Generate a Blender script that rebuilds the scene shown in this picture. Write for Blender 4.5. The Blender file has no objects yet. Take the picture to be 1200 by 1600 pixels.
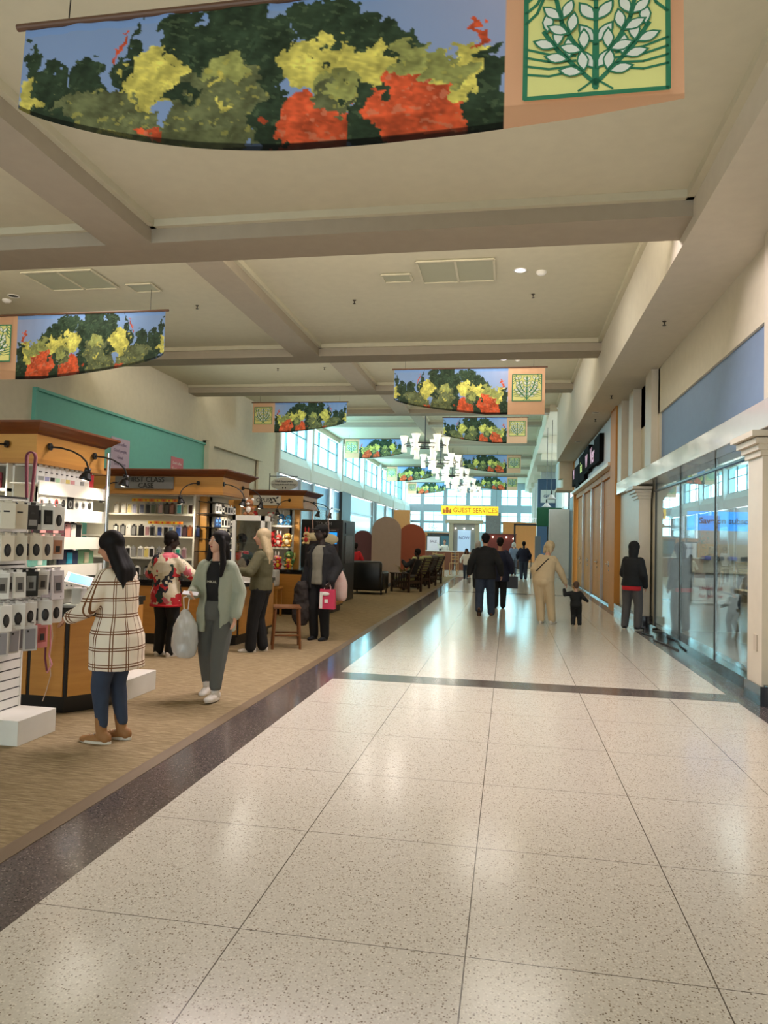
import bpy, bmesh, math, random
import numpy as np
from mathutils import Vector, Matrix
random.seed(7)
PI = math.pi
sc = bpy.context.scene
COL = sc.collection
# ---------------------------------------------------------------- camera
def cam_axes(yaw, pitch, roll):
    f = Vector((-math.sin(yaw)*math.cos(pitch), math.cos(yaw)*math.cos(pitch), math.sin(pitch)))
    r = f.cross(Vector((0, 0, 1))).normalized(); u = r.cross(f)
    return r*math.cos(roll)+u*math.sin(roll), -r*math.sin(roll)+u*math.cos(roll), f
cr, cu, cf = cam_axes(math.radians(9.964), math.radians(2.291), math.radians(1.471))
cd = bpy.data.cameras.new('camera'); cam = bpy.data.objects.new('camera', cd); COL.objects.link(cam)
cd.sensor_fit = 'HORIZONTAL'; cd.sensor_width = 36; cd.lens = 36*1118.5/1200; cd.clip_end = 300
mm = Matrix((cr, cu, -cf)).transposed().to_4x4(); mm.translation = Vector((0, 0, 1.62)); cam.matrix_world = mm
sc.camera = cam
# ---------------------------------------------------------------- world, exposure
sc.view_settings.view_transform = 'Standard'; sc.view_settings.look = 'None'
sc.view_settings.gamma = 1.0; sc.view_settings.use_curve_mapping = False
sc.view_settings.exposure = -0.08
sc.cycles.max_bounces = 8; sc.cycles.diffuse_bounces = 4; sc.cycles.glossy_bounces = 4
sc.cycles.transparent_max_bounces = 12; sc.cycles.transmission_bounces = 6
sc.cycles.use_denoising = True; sc.cycles.sample_clamp_indirect = 6.0
sc.cycles.caustics_reflective = False; sc.cycles.caustics_refractive = False
w = bpy.data.worlds.new('sky'); sc.world = w; w.use_nodes = True
w.node_tree.nodes['Background'].inputs[0].default_value = (0.80, 0.95, 1.0, 1)
w.node_tree.nodes['Background'].inputs[1].default_value = 3.8
def area(name, loc, rot, sx, sy, power, col):
    l = bpy.data.lights.new(name, 'AREA'); l.shape = 'RECTANGLE'; l.size = sx; l.size_y = sy
    l.energy = power; l.color = col; o = bpy.data.objects.new(name, l); o.location = loc
    o.rotation_euler = rot; COL.objects.link(o); return o
# bays of the stepped ceiling: (y front, y back, ceiling height)
BAYS = [(-7.5, 8.2, 5.55), (8.85, 16.2, 6.2), (16.85, 23.4, 6.9), (24.05, 31.5, 7.6), (32.15, 39.0, 8.3),
        (39.65, 46.7, 8.3), (47.3, 54.3, 8.3), (54.9, 61.9, 8.3), (62.5, 69.5, 8.3), (70.1, 82, 8.3)]
DAY = (0.84, 0.95, 1.0); WARM = (1.0, 0.90, 0.76); NEUT = (1.0, 0.93, 0.82)
# cove light tubes sitting behind each cross beam, washing the next bay's ceiling
for i, (y0, y1, zc) in enumerate(BAYS[1:5]):
    area('cove_light', (-4.6, y0+0.10, zc-0.45), (math.radians(125), 0, 0), 12.6, 0.10, 170 if i < 2 else 120, WARM)
# daylight: clerestory windows on the far left, end wall, entrance behind the camera
for k in range(6):
    area('window_daylight', (-11.75, 35.4+7.3*k, 6.9), (0, math.radians(-90), 0), 1.9, 5.8, 700, DAY)
area('end_window_daylight', (-5.0, 81.6, 5.2), (math.radians(-90), 0, 0), 15, 4.6, 3000, DAY)
area('entrance_daylight', (-3.8, -7.3, 2.9), (math.radians(90), 0, 0), 14, 4.6, 170, (0.97, 0.97, 1.0))
# added upward fill, no fitting behind it, brightens the first four bay ceilings
for (y, d, zc, e) in [(4.6, 6.5, 5.55, 70), (12.6, 6.0, 6.2, 70), (20.2, 5.6, 6.9, 90), (28, 6, 7.6, 70)]:
    area('added_uplight', (-4.0, y, zc-1.5), (PI, 0, 0), 11.0, d, e, (1.0, 0.96, 0.90))
# light of the first cove spilling under the beam on to the terrazzo
area('cove_spill', (-1.9, 9.12, 5.52), (math.radians(-48), 0, 0), 5.4, 0.14, 560, (1.0, 0.87, 0.88))
# ceiling downlights, widened and added to for general downward fill; few have a lens
for (x, y, z, e) in [(-7.8, 12.0, 6.15, 130), (0.2, 12.6, 6.15, 130), (-8.0, 20, 6.85, 150), (-0.5, 20, 6.85, 170),
                     (-4.8, 28, 7.5, 320), (-4.8, 44, 8.2, 900), (-4.8, 58, 8.2, 1200), (-4.8, 71, 8.2, 1200), (-7.0, 5.6, 5.5, 60)]:
    area('ceiling_downlight', (x, y, z), (0, 0, 0), 1.6, 1.6, e*0.3, NEUT)
# ---------------------------------------------------------------- helpers
def srgb(c):
    return tuple(((v/255)/12.92 if v/255 <= 0.04045 else ((v/255+0.055)/1.055)**2.4) for v in c)
MC = {}
def mat(name, rgb=(200, 200, 200), rough=0.6, metal=0, spec=0.5, emit=0, alpha=1, coat=0, noise=None, trans=0, ecol=None):
    """plain procedural material; noise=(scale, second rgb, stretch xyz) mixes a noise pattern"""
    if name in MC: return MC[name]
    m = bpy.data.materials.new(name); m.use_nodes = True; nt = m.node_tree; b = nt.nodes['Principled BSDF']
    c = srgb(rgb); b.inputs['Base Color'].default_value = (*c, 1); b.inputs['Roughness'].default_value = rough
    b.inputs['Metallic'].default_value = metal; b.inputs['Specular IOR Level'].default_value = spec
    b.inputs['Coat Weight'].default_value = coat; b.inputs['Alpha'].default_value = alpha
    b.inputs['Transmission Weight'].default_value = trans
    if emit:
        b.inputs['Emission Color'].default_value = (*(srgb(ecol) if ecol else c), 1); b.inputs['Emission Strength'].default_value = emit
    s, rgb2, st = noise or (6, tuple(v*0.94 for v in rgb), (1, 1, 1))
    tc = nt.nodes.new('ShaderNodeTexCoord'); mp = nt.nodes.new('ShaderNodeMapping'); mp.inputs['Scale'].default_value = st
    n = nt.nodes.new('ShaderNodeTexNoise'); n.inputs['Scale'].default_value = s; n.inputs['Detail'].default_value = 4
    mx = nt.nodes.new('ShaderNodeMix'); mx.data_type = 'RGBA'
    mx.inputs[6].default_value = (*c, 1); mx.inputs[7].default_value = (*srgb(rgb2), 1)
    nt.links.new(tc.outputs['Object'], mp.inputs[0]); nt.links.new(mp.outputs[0], n.inputs['Vector'])
    nt.links.new(n.outputs['Fac'], mx.inputs[0]); nt.links.new(mx.outputs[2], b.inputs['Base Color'])
    MC[name] = m; return m
def node_mat(name, fn, **k):
    if name in MC: return MC[name]
    m = mat(name, **k); nt = m.node_tree; b = nt.nodes['Principled BSDF']
    fn(nt, b); return m
def nn(nt, t, **k):
    n = nt.nodes.new(t)
    for a, v in k.items(): setattr(n, a, v)
    return n
def ramp(nt, stops, interp='LINEAR'):
    r = nt.nodes.new('ShaderNodeValToRGB'); cr_ = r.color_ramp; cr_.interpolation = interp
    while len(cr_.elements) < len(stops): cr_.elements.new(0.5)
    for e, (p, c) in zip(cr_.elements, stops): e.position = p; e.color = (*srgb(c), 1)
    return r
class MB:
    def __init__(s): s.v = []; s.f = []; s.m = []; s.k = 0; s.X = None
    def add(s, vs, fs):
        n = len(s.v)
        if s.X is not None: vs = [s.X @ Vector(p) for p in vs]
        s.v += [tuple(p) for p in vs]; s.f += [tuple(i+n for i in f) for f in fs]; s.m += [s.k]*len(fs); return s
    def box(s, x0, y0, z0, x1, y1, z1):
        return s.add([(x0, y0, z0), (x1, y0, z0), (x1, y1, z0), (x0, y1, z0), (x0, y0, z1), (x1, y0, z1), (x1, y1, z1), (x0, y1, z1)],
                     [(0, 3, 2, 1), (4, 5, 6, 7), (0, 1, 5, 4), (1, 2, 6, 5), (2, 3, 7, 6), (3, 0, 4, 7)])
    def bbox(s, x0, y0, z0, x1, y1, z1, r=0.01):
        """box with chamfered edges"""
        t = bmesh.new(); bmesh.ops.create_cube(t, size=1)
        for v in t.verts: v.co = Vector(((x0+x1)/2+v.co.x*(x1-x0), (y0+y1)/2+v.co.y*(y1-y0), (z0+z1)/2+v.co.z*(z1-z0)))
        bmesh.ops.bevel(t, geom=t.edges[:], offset=r, segments=2, affect='EDGES', profile=0.5)
        t.verts.index_update(); s.add([v.co.copy() for v in t.verts], [[v.index for v in f.verts] for f in t.faces]); t.free(); return s
    def cyl(s, a, b, r0, r1=None, n=12, cap=True):
        a = Vector(a); b = Vector(b); r1 = r0 if r1 is None else r1; d = (b-a).normalized()
        p = d.orthogonal().normalized(); q = d.cross(p); vs = []
        for (c, r) in ((a, r0), (b, r1)):
            vs += [c+(p*math.cos(2*PI*i/n)+q*math.sin(2*PI*i/n))*r for i in range(n)]
        fs = [(i, (i+1) % n, n+(i+1) % n, n+i) for i in range(n)]
        if cap: fs += [tuple(range(n-1, -1, -1)), tuple(range(n, 2*n))]
        return s.add(vs, fs)
    def tube(s, pts, r, n=8):
        for a, b in zip(pts[:-1], pts[1:]): s.cyl(a, b, r, r, n)
        for p in pts[1:-1]: s.ell(p, (r, r, r), n, 4)
        return s
    def lathe(s, c, prof, n=20, axis=None):
        vs = []; m = len(prof)
        for (r, z) in prof: vs += [(c[0]+r*math.cos(2*PI*i/n), c[1]+r*math.sin(2*PI*i/n), c[2]+z) for i in range(n)]
        fs = [(j*n+i, j*n+(i+1) % n, (j+1)*n+(i+1) % n, (j+1)*n+i) for j in range(m-1) for i in range(n)]
        return s.add(vs, fs)
    def ell(s, c, r, n=12, m=8, rot=None):
        vs = [(0, 0, -1)]; fs = []
        for j in range(1, m):
            a = -PI/2+PI*j/m
            vs += [(math.cos(a)*math.cos(2*PI*i/n), math.cos(a)*math.sin(2*PI*i/n), math.sin(a)) for i in range(n)]
        vs.append((0, 0, 1)); t = len(vs)-1
        for i in range(n):
            fs.append((0, 1+(i+1) % n, 1+i)); fs.append((t, t-n+i, t-n+(i+1) % n))
            for j in range(m-2): fs.append((1+j*n+i, 1+j*n+(i+1) % n, 1+(j+1)*n+(i+1) % n, 1+(j+1)*n+i))
        R = rot or Matrix.Identity(3); c = Vector(c)
        return s.add([c+R @ Vector((v[0]*r[0], v[1]*r[1], v[2]*r[2])) for v in vs], fs)
    def prism(s, poly, z0, z1, top=None):
        """vertical prism over an xy polygon; top = polygon of the upper rim"""
        n = len(poly); tp = top or poly
        return s.add([(x, y, z0) for x, y in poly]+[(x, y, z1) for x, y in tp],
                     [tuple(range(n-1, -1, -1)), tuple(range(n, 2*n))]+[(i, (i+1) % n, n+(i+1) % n, n+i) for i in range(n)])
    def ext(s, poly, fr, d):
        """polygon (u,v) in frame fr=(origin, U, V) extruded by vector d"""
        o, U, V = [Vector(q) for q in fr]; d = Vector(d); n = len(poly)
        a = [o+U*u+V*v for u, v in poly]
        return s.add(a+[p+d for p in a], [tuple(range(n-1, -1, -1)), tuple(range(n, 2*n))]+[(i, (i+1) % n, n+(i+1) % n, n+i) for i in range(n)])
    def build(s, name, mats, parent=None, smooth=False, loc=None, **props):
        me = bpy.data.meshes.new(name); me.from_pydata(s.v, [], s.f)
        mats = mats if isinstance(mats, (list, tuple)) else [mats]
        for m_ in mats: me.materials.append(m_)
        me.polygons.foreach_set('material_index', s.m)
        if smooth: me.polygons.foreach_set('use_smooth', [True]*len(s.f))
        me.update(); o = bpy.data.objects.new(name, me); COL.objects.link(o)
        if loc is not None: o.location = loc
        if parent is not None: o.parent = parent
        for a, v in props.items(): o[a] = v
        return o
def empty(name, loc, label, cat, group=None, rz=0):
    o = bpy.data.objects.new(name, None); COL.objects.link(o); o.location = loc; o.rotation_euler = (0, 0, rz)
    o.empty_display_size = 0.1; o['label'] = label; o['category'] = cat
    if group: o['group'] = group
    return o
def struct(name, b, m, parent=None, smooth=False):
    o = b.build(name, m, parent, smooth)
    if parent is None: o['kind'] = 'structure'
    return o
def text(name, body, size, m, parent, loc, rot, align='CENTER', ext=0.004, sx=1.0, bold=0.0):
    c = bpy.data.curves.new(name, 'FONT'); c.body = body; c.size = size; c.extrude = ext; c.align_x = align; c.align_y = 'CENTER'
    c.offset = bold
    t = bpy.data.objects.new(name+'_c', c); me = bpy.data.meshes.new_from_object(t); me.materials.clear(); me.materials.append(m)
    o = bpy.data.objects.new(name, me); COL.objects.link(o); o.location = loc; o.rotation_euler = rot; o.scale = (sx, 1, 1); o.parent = parent
    bpy.data.objects.remove(t); return o
R90 = (PI/2, 0, 0)          # lettering that faces -Y
RXP = (PI/2, 0, PI/2)       # lettering that faces +X
RXN = (PI/2, 0, -PI/2)      # lettering that faces -X
ORD = ['first', 'second', 'third', 'fourth', 'fifth', 'sixth', 'seventh', 'eighth', 'ninth', 'tenth', 'eleventh', 'twelfth', 'thirteenth', 'fourteenth', 'fifteenth', 'sixteenth']
# ---------------------------------------------------------------- materials of the place
def terrazzo(nt, b, base, chips, jointed, scale=75):
    tc = nn(nt, 'ShaderNodeTexCoord'); v = nn(nt, 'ShaderNodeTexVoronoi'); v.inputs['Scale'].default_value = scale
    nt.links.new(tc.outputs['Object'], v.inputs['Vector'])
    sep = nn(nt, 'ShaderNodeSeparateColor'); nt.links.new(v.outputs['Color'], sep.inputs[0])
    r = ramp(nt, chips, 'CONSTANT'); nt.links.new(sep.outputs[0], r.inputs[0])
    d = nn(nt, 'ShaderNodeMath', operation='LESS_THAN'); nt.links.new(v.outputs['Distance'], d.inputs[0]); d.inputs[1].default_value = 0.42
    mx = nn(nt, 'ShaderNodeMix', data_type='RGBA'); mx.inputs[6].default_value = (*srgb(base), 1)
    nt.links.new(d.outputs[0], mx.inputs[0]); nt.links.new(r.outputs[0], mx.inputs[7]); out = mx.outputs[2]
    if jointed:      # thin metal joints of the slabs
        s = nn(nt, 'ShaderNodeSeparateXYZ'); nt.links.new(tc.outputs['Object'], s.inputs[0])
        def line(ax, off, per, wd):
            a = nn(nt, 'ShaderNodeMath', operation='ADD'); nt.links.new(s.outputs[ax], a.inputs[0]); a.inputs[1].default_value = off
            p = nn(nt, 'ShaderNodeMath', operation='PINGPONG'); nt.links.new(a.outputs[0], p.inputs[0]); p.inputs[1].default_value = per/2
            l = nn(nt, 'ShaderNodeMath', operation='LESS_THAN'); nt.links.new(p.outputs[0], l.inputs[0]); l.inputs[1].default_value = wd
            return l
        a = line(0, 0.14+0.93*20, 0.93, 0.0028); c = line(1, -2.89+1.022*30, 1.022, 0.0022)
        m_ = nn(nt, 'ShaderNodeMath', operation='MAXIMUM'); nt.links.new(a.outputs[0], m_.inputs[0]); nt.links.new(c.outputs[0], m_.inputs[1])
        m2 = nn(nt, 'ShaderNodeMix', data_type='RGBA'); nt.links.new(m_.outputs[0], m2.inputs[0]); nt.links.new(out, m2.inputs[6])
        m2.inputs[7].default_value = (*srgb((95, 85, 72)), 1); out = m2.outputs[2]
    nt.links.new(out, b.inputs['Base Color'])
TERR = node_mat('terrazzo', lambda nt, b: terrazzo(nt, b, (212, 204, 190), [(0, (128, 112, 94)), (0.10, (172, 158, 140)), (0.28, (228, 220, 206)), (0.55, (198, 188, 172)), (0.8, (220, 212, 198))], True, 100), rough=0.17, spec=0.6)
GRAN = node_mat('dark_granite', lambda nt, b: terrazzo(nt, b, (96, 86, 82), [(0, (58, 50, 48)), (0.3, (112, 100, 95)), (0.6, (84, 74, 70)), (0.85, (140, 128, 120))], False, 95), rough=0.14, spec=0.6)
def carpet(nt, b):
    tc = nn(nt, 'ShaderNodeTexCoord'); mp = nn(nt, 'ShaderNodeMapping'); mp.inputs['Scale'].default_value = (2.5, 16, 1); mp.inputs['Rotation'].default_value = (0, 0, 0.5)
    n = nn(nt, 'ShaderNodeTexNoise'); n.inputs['Scale'].default_value = 2.6; n.inputs['Detail'].default_value = 8; n.inputs['Roughness'].default_value = 0.72
    r = ramp(nt, [(0.30, (108, 92, 66)), (0.5, (144, 126, 96)), (0.7, (172, 154, 122))])
    n2 = nn(nt, 'ShaderNodeTexNoise'); n2.inputs['Scale'].default_value = 160; bp = nn(nt, 'ShaderNodeBump'); bp.inputs['Strength'].default_value = 0.5; bp.inputs['Distance'].default_value = 0.005
    nt.links.new(tc.outputs['Object'], mp.inputs[0]); nt.links.new(mp.outputs[0], n.inputs['Vector']); nt.links.new(n.outputs['Fac'], r.inputs[0])
    nt.links.new(tc.outputs['Object'], n2.inputs['Vector']); nt.links.new(n2.outputs['Fac'], bp.inputs['Height']); nt.links.new(bp.outputs[0], b.inputs['Normal'])
    nt.links.new(r.outputs[0], b.inputs['Base Color'])
CARP = node_mat('carpet', carpet, rough=0.95, spec=0.1)
PLAST = mat('ceiling_paint', (205, 199, 174), 0.9, spec=0.2); BEAM = mat('beam_paint', (172, 162, 144), 0.9, spec=0.2)
CREAM = mat('cream_wall', (220, 212, 190), 0.85, spec=0.2); WHITEW = mat('white_wall', (226, 226, 222), 0.8, spec=0.2)
WOOD = mat('kiosk_wood', (196, 140, 66), 0.38, noise=(3.0, (168, 112, 46), (1, 1, 9)), coat=0.15)
WOODH = mat('fascia_wood', (206, 152, 74), 0.38, noise=(3.0, (184, 128, 58), (1, 1, 12)))
CORN = mat('cornice_wood', (122, 66, 30), 0.35, noise=(4, (98, 50, 24), (1, 1, 8)))
DOORW = mat('maple_panel', (204, 144, 72), 0.6, spec=0.25, noise=(2.5, (188, 128, 58), (1, 1, 0.3)))
BLACK = mat('black_laminate', (20, 19, 19), 0.35); BLKM = mat('black_metal', (16, 16, 17), 0.4)
DARK = mat('dark_grey', (52, 50, 50), 0.5); CHROME = mat('chrome', (190, 190, 190), 0.2, metal=1)
WHITE = mat('white_paint', (236, 233, 224), 0.5); SHELF = mat('shelf_white', (240, 236, 222), 0.45)
def glass(name, tint=(235, 245, 245), rough=0.0, refl=0.12, pow_=3.0, lo=0.06):
    if name in MC: return MC[name]
    m = bpy.data.materials.new(name); m.use_nodes = True; nt = m.node_tree; nt.nodes.clear()
    o = nn(nt, 'ShaderNodeOutputMaterial'); t = nn(nt, 'ShaderNodeBsdfTransparent'); g = nn(nt, 'ShaderNodeBsdfGlossy')
    t.inputs[0].default_value = (*srgb(tint), 1); g.inputs['Roughness'].default_value = rough
    lw = nn(nt, 'ShaderNodeFresnel'); lw.inputs[0].default_value = 3.8
    ma = nn(nt, 'ShaderNodeMath', operation='MULTIPLY_ADD'); nt.links.new(lw.outputs[0], ma.inputs[0]); ma.inputs[1].default_value = pow_; ma.inputs[2].default_value = lo
    ma.use_clamp = True
    mx = nn(nt, 'ShaderNodeMixShader'); nt.links.new(ma.outputs[0], mx.inputs[0]); nt.links.new(t.outputs[0], mx.inputs[1]); nt.links.new(g.outputs[0], mx.inputs[2]); nt.links.new(mx.outputs[0], o.inputs[0])
    MC[name] = m; return m
GLASS = glass('clear_glass', pow_=0.8, lo=0.02); STOREG = glass('store_glass', pow_=0.62, lo=0.03)
# ================================================================ THE SETTING
XL, XR = -11.2, 2.85
struct('floor', MB().box(-2.0, -7.6, -0.1, 2.42, 82, 0), TERR)
struct('floor_stone_strip', MB().box(-2.41, -7.6, -0.1, -2.0, 34, 0), GRAN)
b = MB(); b.box(-2.0, 8.2, -0.05, 2.6, 8.62, 0.0012); b.box(-2.0, 40, -0.05, 2.6, 40.4, 0.0012); b.box(-2.0, 23.6, -0.05, 2.6, 24.0, 0.0012)
b.box(2.42, -7.6, -0.1, 2.75, 46, 0.0008); struct('floor_granite_band', b, GRAN)
struct('floor_threshold', MB().box(-2.52, -7.6, -0.1, -2.41, 34, 0.004), mat('threshold', (118, 98, 72), 0.5))
struct('floor_carpet', MB().box(-11.2, -7.6, -0.1, -2.52, 34, 0.002), CARP)
struct('floor_terrazzo_beyond', MB().box(-11.2, 34, -0.1, -2.0, 82, 0), TERR)
struct('floor_shop', MB().box(2.75, -7.6, -0.1, 9, 46, 0), mat('shop_floor', (150, 146, 142), 0.15, spec=0.6))
# stepped coffered ceiling
for i, (y0, y1, zc) in enumerate(BAYS):
    b = MB(); ya = y0-0.7 if i else y0
    xr = 1.93 if i < 4 else 1.62
    b.box(XL-0.1, ya, zc, xr+0.3, y1+0.3, zc+0.15)
    if i and BAYS[i-1][2] < zc: b.box(XL-0.1, y0-0.08, BAYS[i-1][2]-0.2, xr, y0, zc)
    struct('ceiling', b, PLAST)
    zb = zc-0.27
    if i < 9:
        struct('trim_cross_beam', MB().box(XL, y1, zb, xr, y1+0.65, zc+0.1), BEAM)
        b = MB(); b.box(XL, y1-0.07, zc-0.09, xr, y1, zc); b.box(XL, y0, zc-0.09, xr, y0+0.07, zc)
        for xs in (-5.12-0.07, -4.5): b.box(xs, y0, zc-0.09, xs+0.07, y1, zc)
        b.box(xr-0.08, y0, zc-0.09, xr, y1, zc)
        struct('trim_beam_moulding', b, PLAST)
    struct('trim_spine_beam', MB().box(-5.12, y0, zb, -4.5, y1, zc+0.05), BEAM)
# bulkhead and soffit on the right
b = MB(); b.box(1.93, -7.6, 5.15, 2.35, 31.1, 8.4); b.box(2.35, -7.6, 5.15, 3.4, 31.1, 5.3)
struct('wall_bulkhead', b, mat('bulkhead_paint', (216, 208, 190), 0.85, spec=0.2))
b = MB(); b.box(1.62, 31.1, 7.3, 1.9, 82, 8.5); b.box(1.9, 31.1, 7.3, 6, 82, 7.45)
for k in range(6): b.box(1.9, 38+7.3*k, 6.9, 4.6, 38.7+7.3*k, 7.3)
struct('wall_far_bulkhead', b, CREAM)
b = MB(); b.box(2.05, 31.1, 4.45, 3.4, 31.9, 5.15); b.box(1.95, 31.1, 3.95, 3.4, 32.6, 4.05); b.box(2.2, 31.12, 4.05, 3.4, 32.4, 4.5)
struct('trim_soffit_steps', b, CREAM)
# left wall: turquoise hoarding, plain wall, clerestory beyond
b = MB(); b.box(XL-0.2, -7.6, 0, XL, 15.2, 8.5); b.box(XL-0.2, 15.2, 5.05, XL, 31, 8.5); b.box(XL-0.2, 31, 0, XL, 33.3, 8.5)
b.box(XL-0.2, 24.8, 0, XL-0.1, 31, 5.05)
b.box(XL-0.2, 33.3, 4.85, XL, 82, 5.5); b.box(XL-0.2, 33.3, 8.0, XL, 82, 8.5)
struct('wall_left', b, CREAM)
b = MB(); b.box(XL-0.1, 33.3, 4.85, XL+0.14, 82, 5.5)
for k in range(7): b.box(XL-0.25, 39.0-7.3+7.3*k-0.22 if k else 33.0, 4.8, XL+0.2, 39.0-7.3+7.3*k+0.22 if k else 33.3, 8.4)
struct('trim_clerestory_piers', b, WHITEW)
b = MB()
for k in range(7):
    ya = 33.3 if k == 0 else 31.92+7.3*k; yb = min(31.92+7.3*(k+1)-0.44, 82)
    b.add([(XL+0.14, ya, 5.5), (XL+0.14, yb+.5, 5.5), (XL-0.15, yb+.5, 6.0), (XL-0.15, ya, 6.0)], [(0, 1, 2, 3)])
    if k < 6:
        w_ = MB()
        for y in (ya, ya+(yb-ya)/3, ya+(yb-ya)*2/3, yb-0.06): w_.box(XL-0.24, y, 6.0, XL-0.14, y+0.09, 8.05)
        for z in (6.0, 7.15, 7.98): w_.box(XL-0.24, ya, z, XL-0.16, yb, z+0.06)
        o = struct('window_%d' % (k+1), w_, mat('window_frame', (86, 112, 120), 0.4))
        MB().box(XL-0.2, ya, 6.0, XL-0.195, yb, 8.05).build('window_pane', glass('window_glass', (214, 247, 252), 0, pow_=0.2, lo=0.0), o)
struct('trim_clerestory_sills', b, WHITEW)
TURQ = mat('turquoise_board', (112, 190, 176), 0.6)
b = MB(); b.box(XL, 15.2, 0, XL+0.06, 24.75, 5.05); b.box(XL, 15.2, 4.98, XL+0.12, 24.75, 5.05); b.box(XL-0.2, 15.15, 0, XL+0.1, 15.25, 5.05)
struct('wall_turquoise_hoarding', b, TURQ)
b = MB(); b.box(XL-0.05, 24.75, 0, XL+0.25, 25.2, 5.15); b.box(XL-0.05, 24.75, 5.05, XL+0.12, 31.0, 5.15); b.box(XL-0.05, 30.6, 0, XL+0.05, 31.0, 5.1)
struct('trim_left_wall_frame', b, CREAM)
# end wall with its two rows of windows
EW = mat('end_wall', (176, 194, 206), 0.8, spec=0.2)
b = MB(); b.box(-12.4, 80, 5.0, 6, 80.3, 5.85); b.box(-12.4, 80, 7.55, 6, 80.3, 8.6); b.box(-12.4, 80, 3.75, 6, 80.3, 4.0)
xs = [-12.4, -9.7, -7.1, -4.6, -1.5, 1.0, 3.4, 6]
for k, x in enumerate(xs): b.box(x-(0.6 if k == 4 else 0.22), 79.95, 0, x+(0.6 if k == 4 else 0.22), 80.3, 8.6)
b.box(-12.4, 80, 0, 6, 80.2, 2.8)
struct('wall_end', b, EW)
b = MB()
for x0, x1 in zip(xs[:-1], xs[1:]):
    for z in (2.8, 4.6, 6.7): b.box(x0, 80.05, z, x1, 80.12, z+0.07)
    b.box((x0+x1)/2-0.03, 80.05, 2.8, (x0+x1)/2+0.03, 80.12, 7.6)
o = struct('window_8', b, mat('end_frame', (190, 205, 210), 0.5))
MB().box(-12.4, 80.08, 2.8, 6, 80.09, 7.6).build('window_pane', MC['window_glass'], o)
b = MB(); b.box(-2.6, 79.3, 0, -1.0, 79.95, 5.0); struct('wall_stone_pier', b, mat('grey_stone', (140, 132, 128), 0.9, noise=(6, (84, 78, 78), (1, 1, 2))))
# wall behind the camera with the glazed entrance
b = MB(); b.box(-11.4, -7.8, 5.2, 6, -7.5, 9); b.box(1.6, -7.8, 0, 6, -7.5, 5.3); b.box(-11.4, -7.8, 0, -9.6, -7.5, 5.3)
struct('wall_back', b, CREAM)
b = MB()
for k in range(8): b.box(-9.6+1.6*k-0.04, -7.55, 0, -9.6+1.6*k+0.04, -7.48, 5.2)
b.box(-9.6, -7.55, 2.4, 1.6, -7.48, 2.5); struct('window_9', b, mat('entrance_frame', (90, 92, 95), 0.4))
# right wall: glazed shop with fascia, blue panel, pilasters
b = MB(); b.box(XR, -7.6, 0, 3.1, 8.16, 5.2); b.box(XR, 8.5, 4.25, 3.1, 19.2, 5.2); b.box(XR, 14.6, 3.1, 3.1, 19.2, 5.2); b.box(XR, 8.1, 3.1, 3.1, 8.56, 5.2)
b.box(XR+0.05, 15.0, 0, 3.1, 18.5, 3.1)
struct('wall_right', b, CREAM)
struct('wall_blue_panel', MB().box(XR+0.04, 8.56, 3.1, XR+0.1, 14.6, 4.25), mat('blue_panel', (128, 150, 182), 0.6))
b = MB()
for (y0, y1, x0, z1) in [(8.1, 8.56, 2.62, 2.62), (15.4, 16.0, 2.62, 2.62)]:
    b.box(x0, y0, 0.2, XR, y1, z1)
    for j, (dz, d) in enumerate([(0, 0.03), (0.06, 0.06), (0.12, 0.1), (0.19, 0.15)]): b.box(x0-d, y0-d, z1+dz, XR, y1+d, z1+dz+0.06)
for (y0, y1, x0) in [(14.75, 15.4, 2.72), (16.6, 17.2, 2.68), (8.12, 8.5, 2.76), (17.9, 18.5, 2.62)]: b.box(x0, y0, 3.2, XR, y1, 5.15)
b.box(2.7, 16.2, 0.2, XR, 18.4, 2.9)
struct('trim_pilasters', b, mat('pilaster_paint', (214, 204, 184), 0.45, spec=0.4))
struct('trim_shop_fascia', MB().bbox(2.6, -7.5, 2.9, XR+0.25, 19.1, 3.2, 0.008), mat('glossy_fascia', (205, 206, 204), 0.14, spec=0.7, coat=0.4))
b = MB(); b.box(2.64, -7.6, 0, 2.9, 8.1, 0.22); b.box(2.6, 8.08, 0, 2.9, 8.6, 0.2); b.box(2.72, 8.6, 0, 2.88, 15.4, 0.14); b.box(2.58, 15.35, 0, 2.9, 18.5, 0.22)
struct('baseboard_right', b, mat('black_stone_base', (38, 36, 38), 0.12, spec=0.7))
b = MB()
for y in (8.62, 10.72, 12.82, 14.9): b.box(2.84, y-0.012, 0.14, 2.88, y+0.012, 2.9)
b.box(2.83, 8.6, 2.73, 2.88, 15.0, 2.76)
o = struct('window_10', b, mat('bronze_bar', (60, 58, 52), 0.35, metal=0.5))
for k in range(3): MB().box(2.855, 8.63+2.1*k, 0.14, 2.865, 10.7+2.1*k, 2.9).build('window_pane', STOREG, o)
b = MB(); b.box(3.1, 15.0, 0, 8, 15.2, 3.4); b.box(8, 8, 0, 8.2, 15.2, 3.4); b.box(2.9, 8.0, 0, 8, 8.15, 3.4); b.box(2.9, 8, 3.2, 8.2, 15.2, 3.4)
struct('wall_shop_interior', b, mat('shop_wall', (206, 206, 202), 0.7))
area('shop_ceiling_lamp', (5.2, 11.5, 3.15), (0, 0, 0), 3.5, 4.5, 420, (1, 0.98, 0.95))
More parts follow.
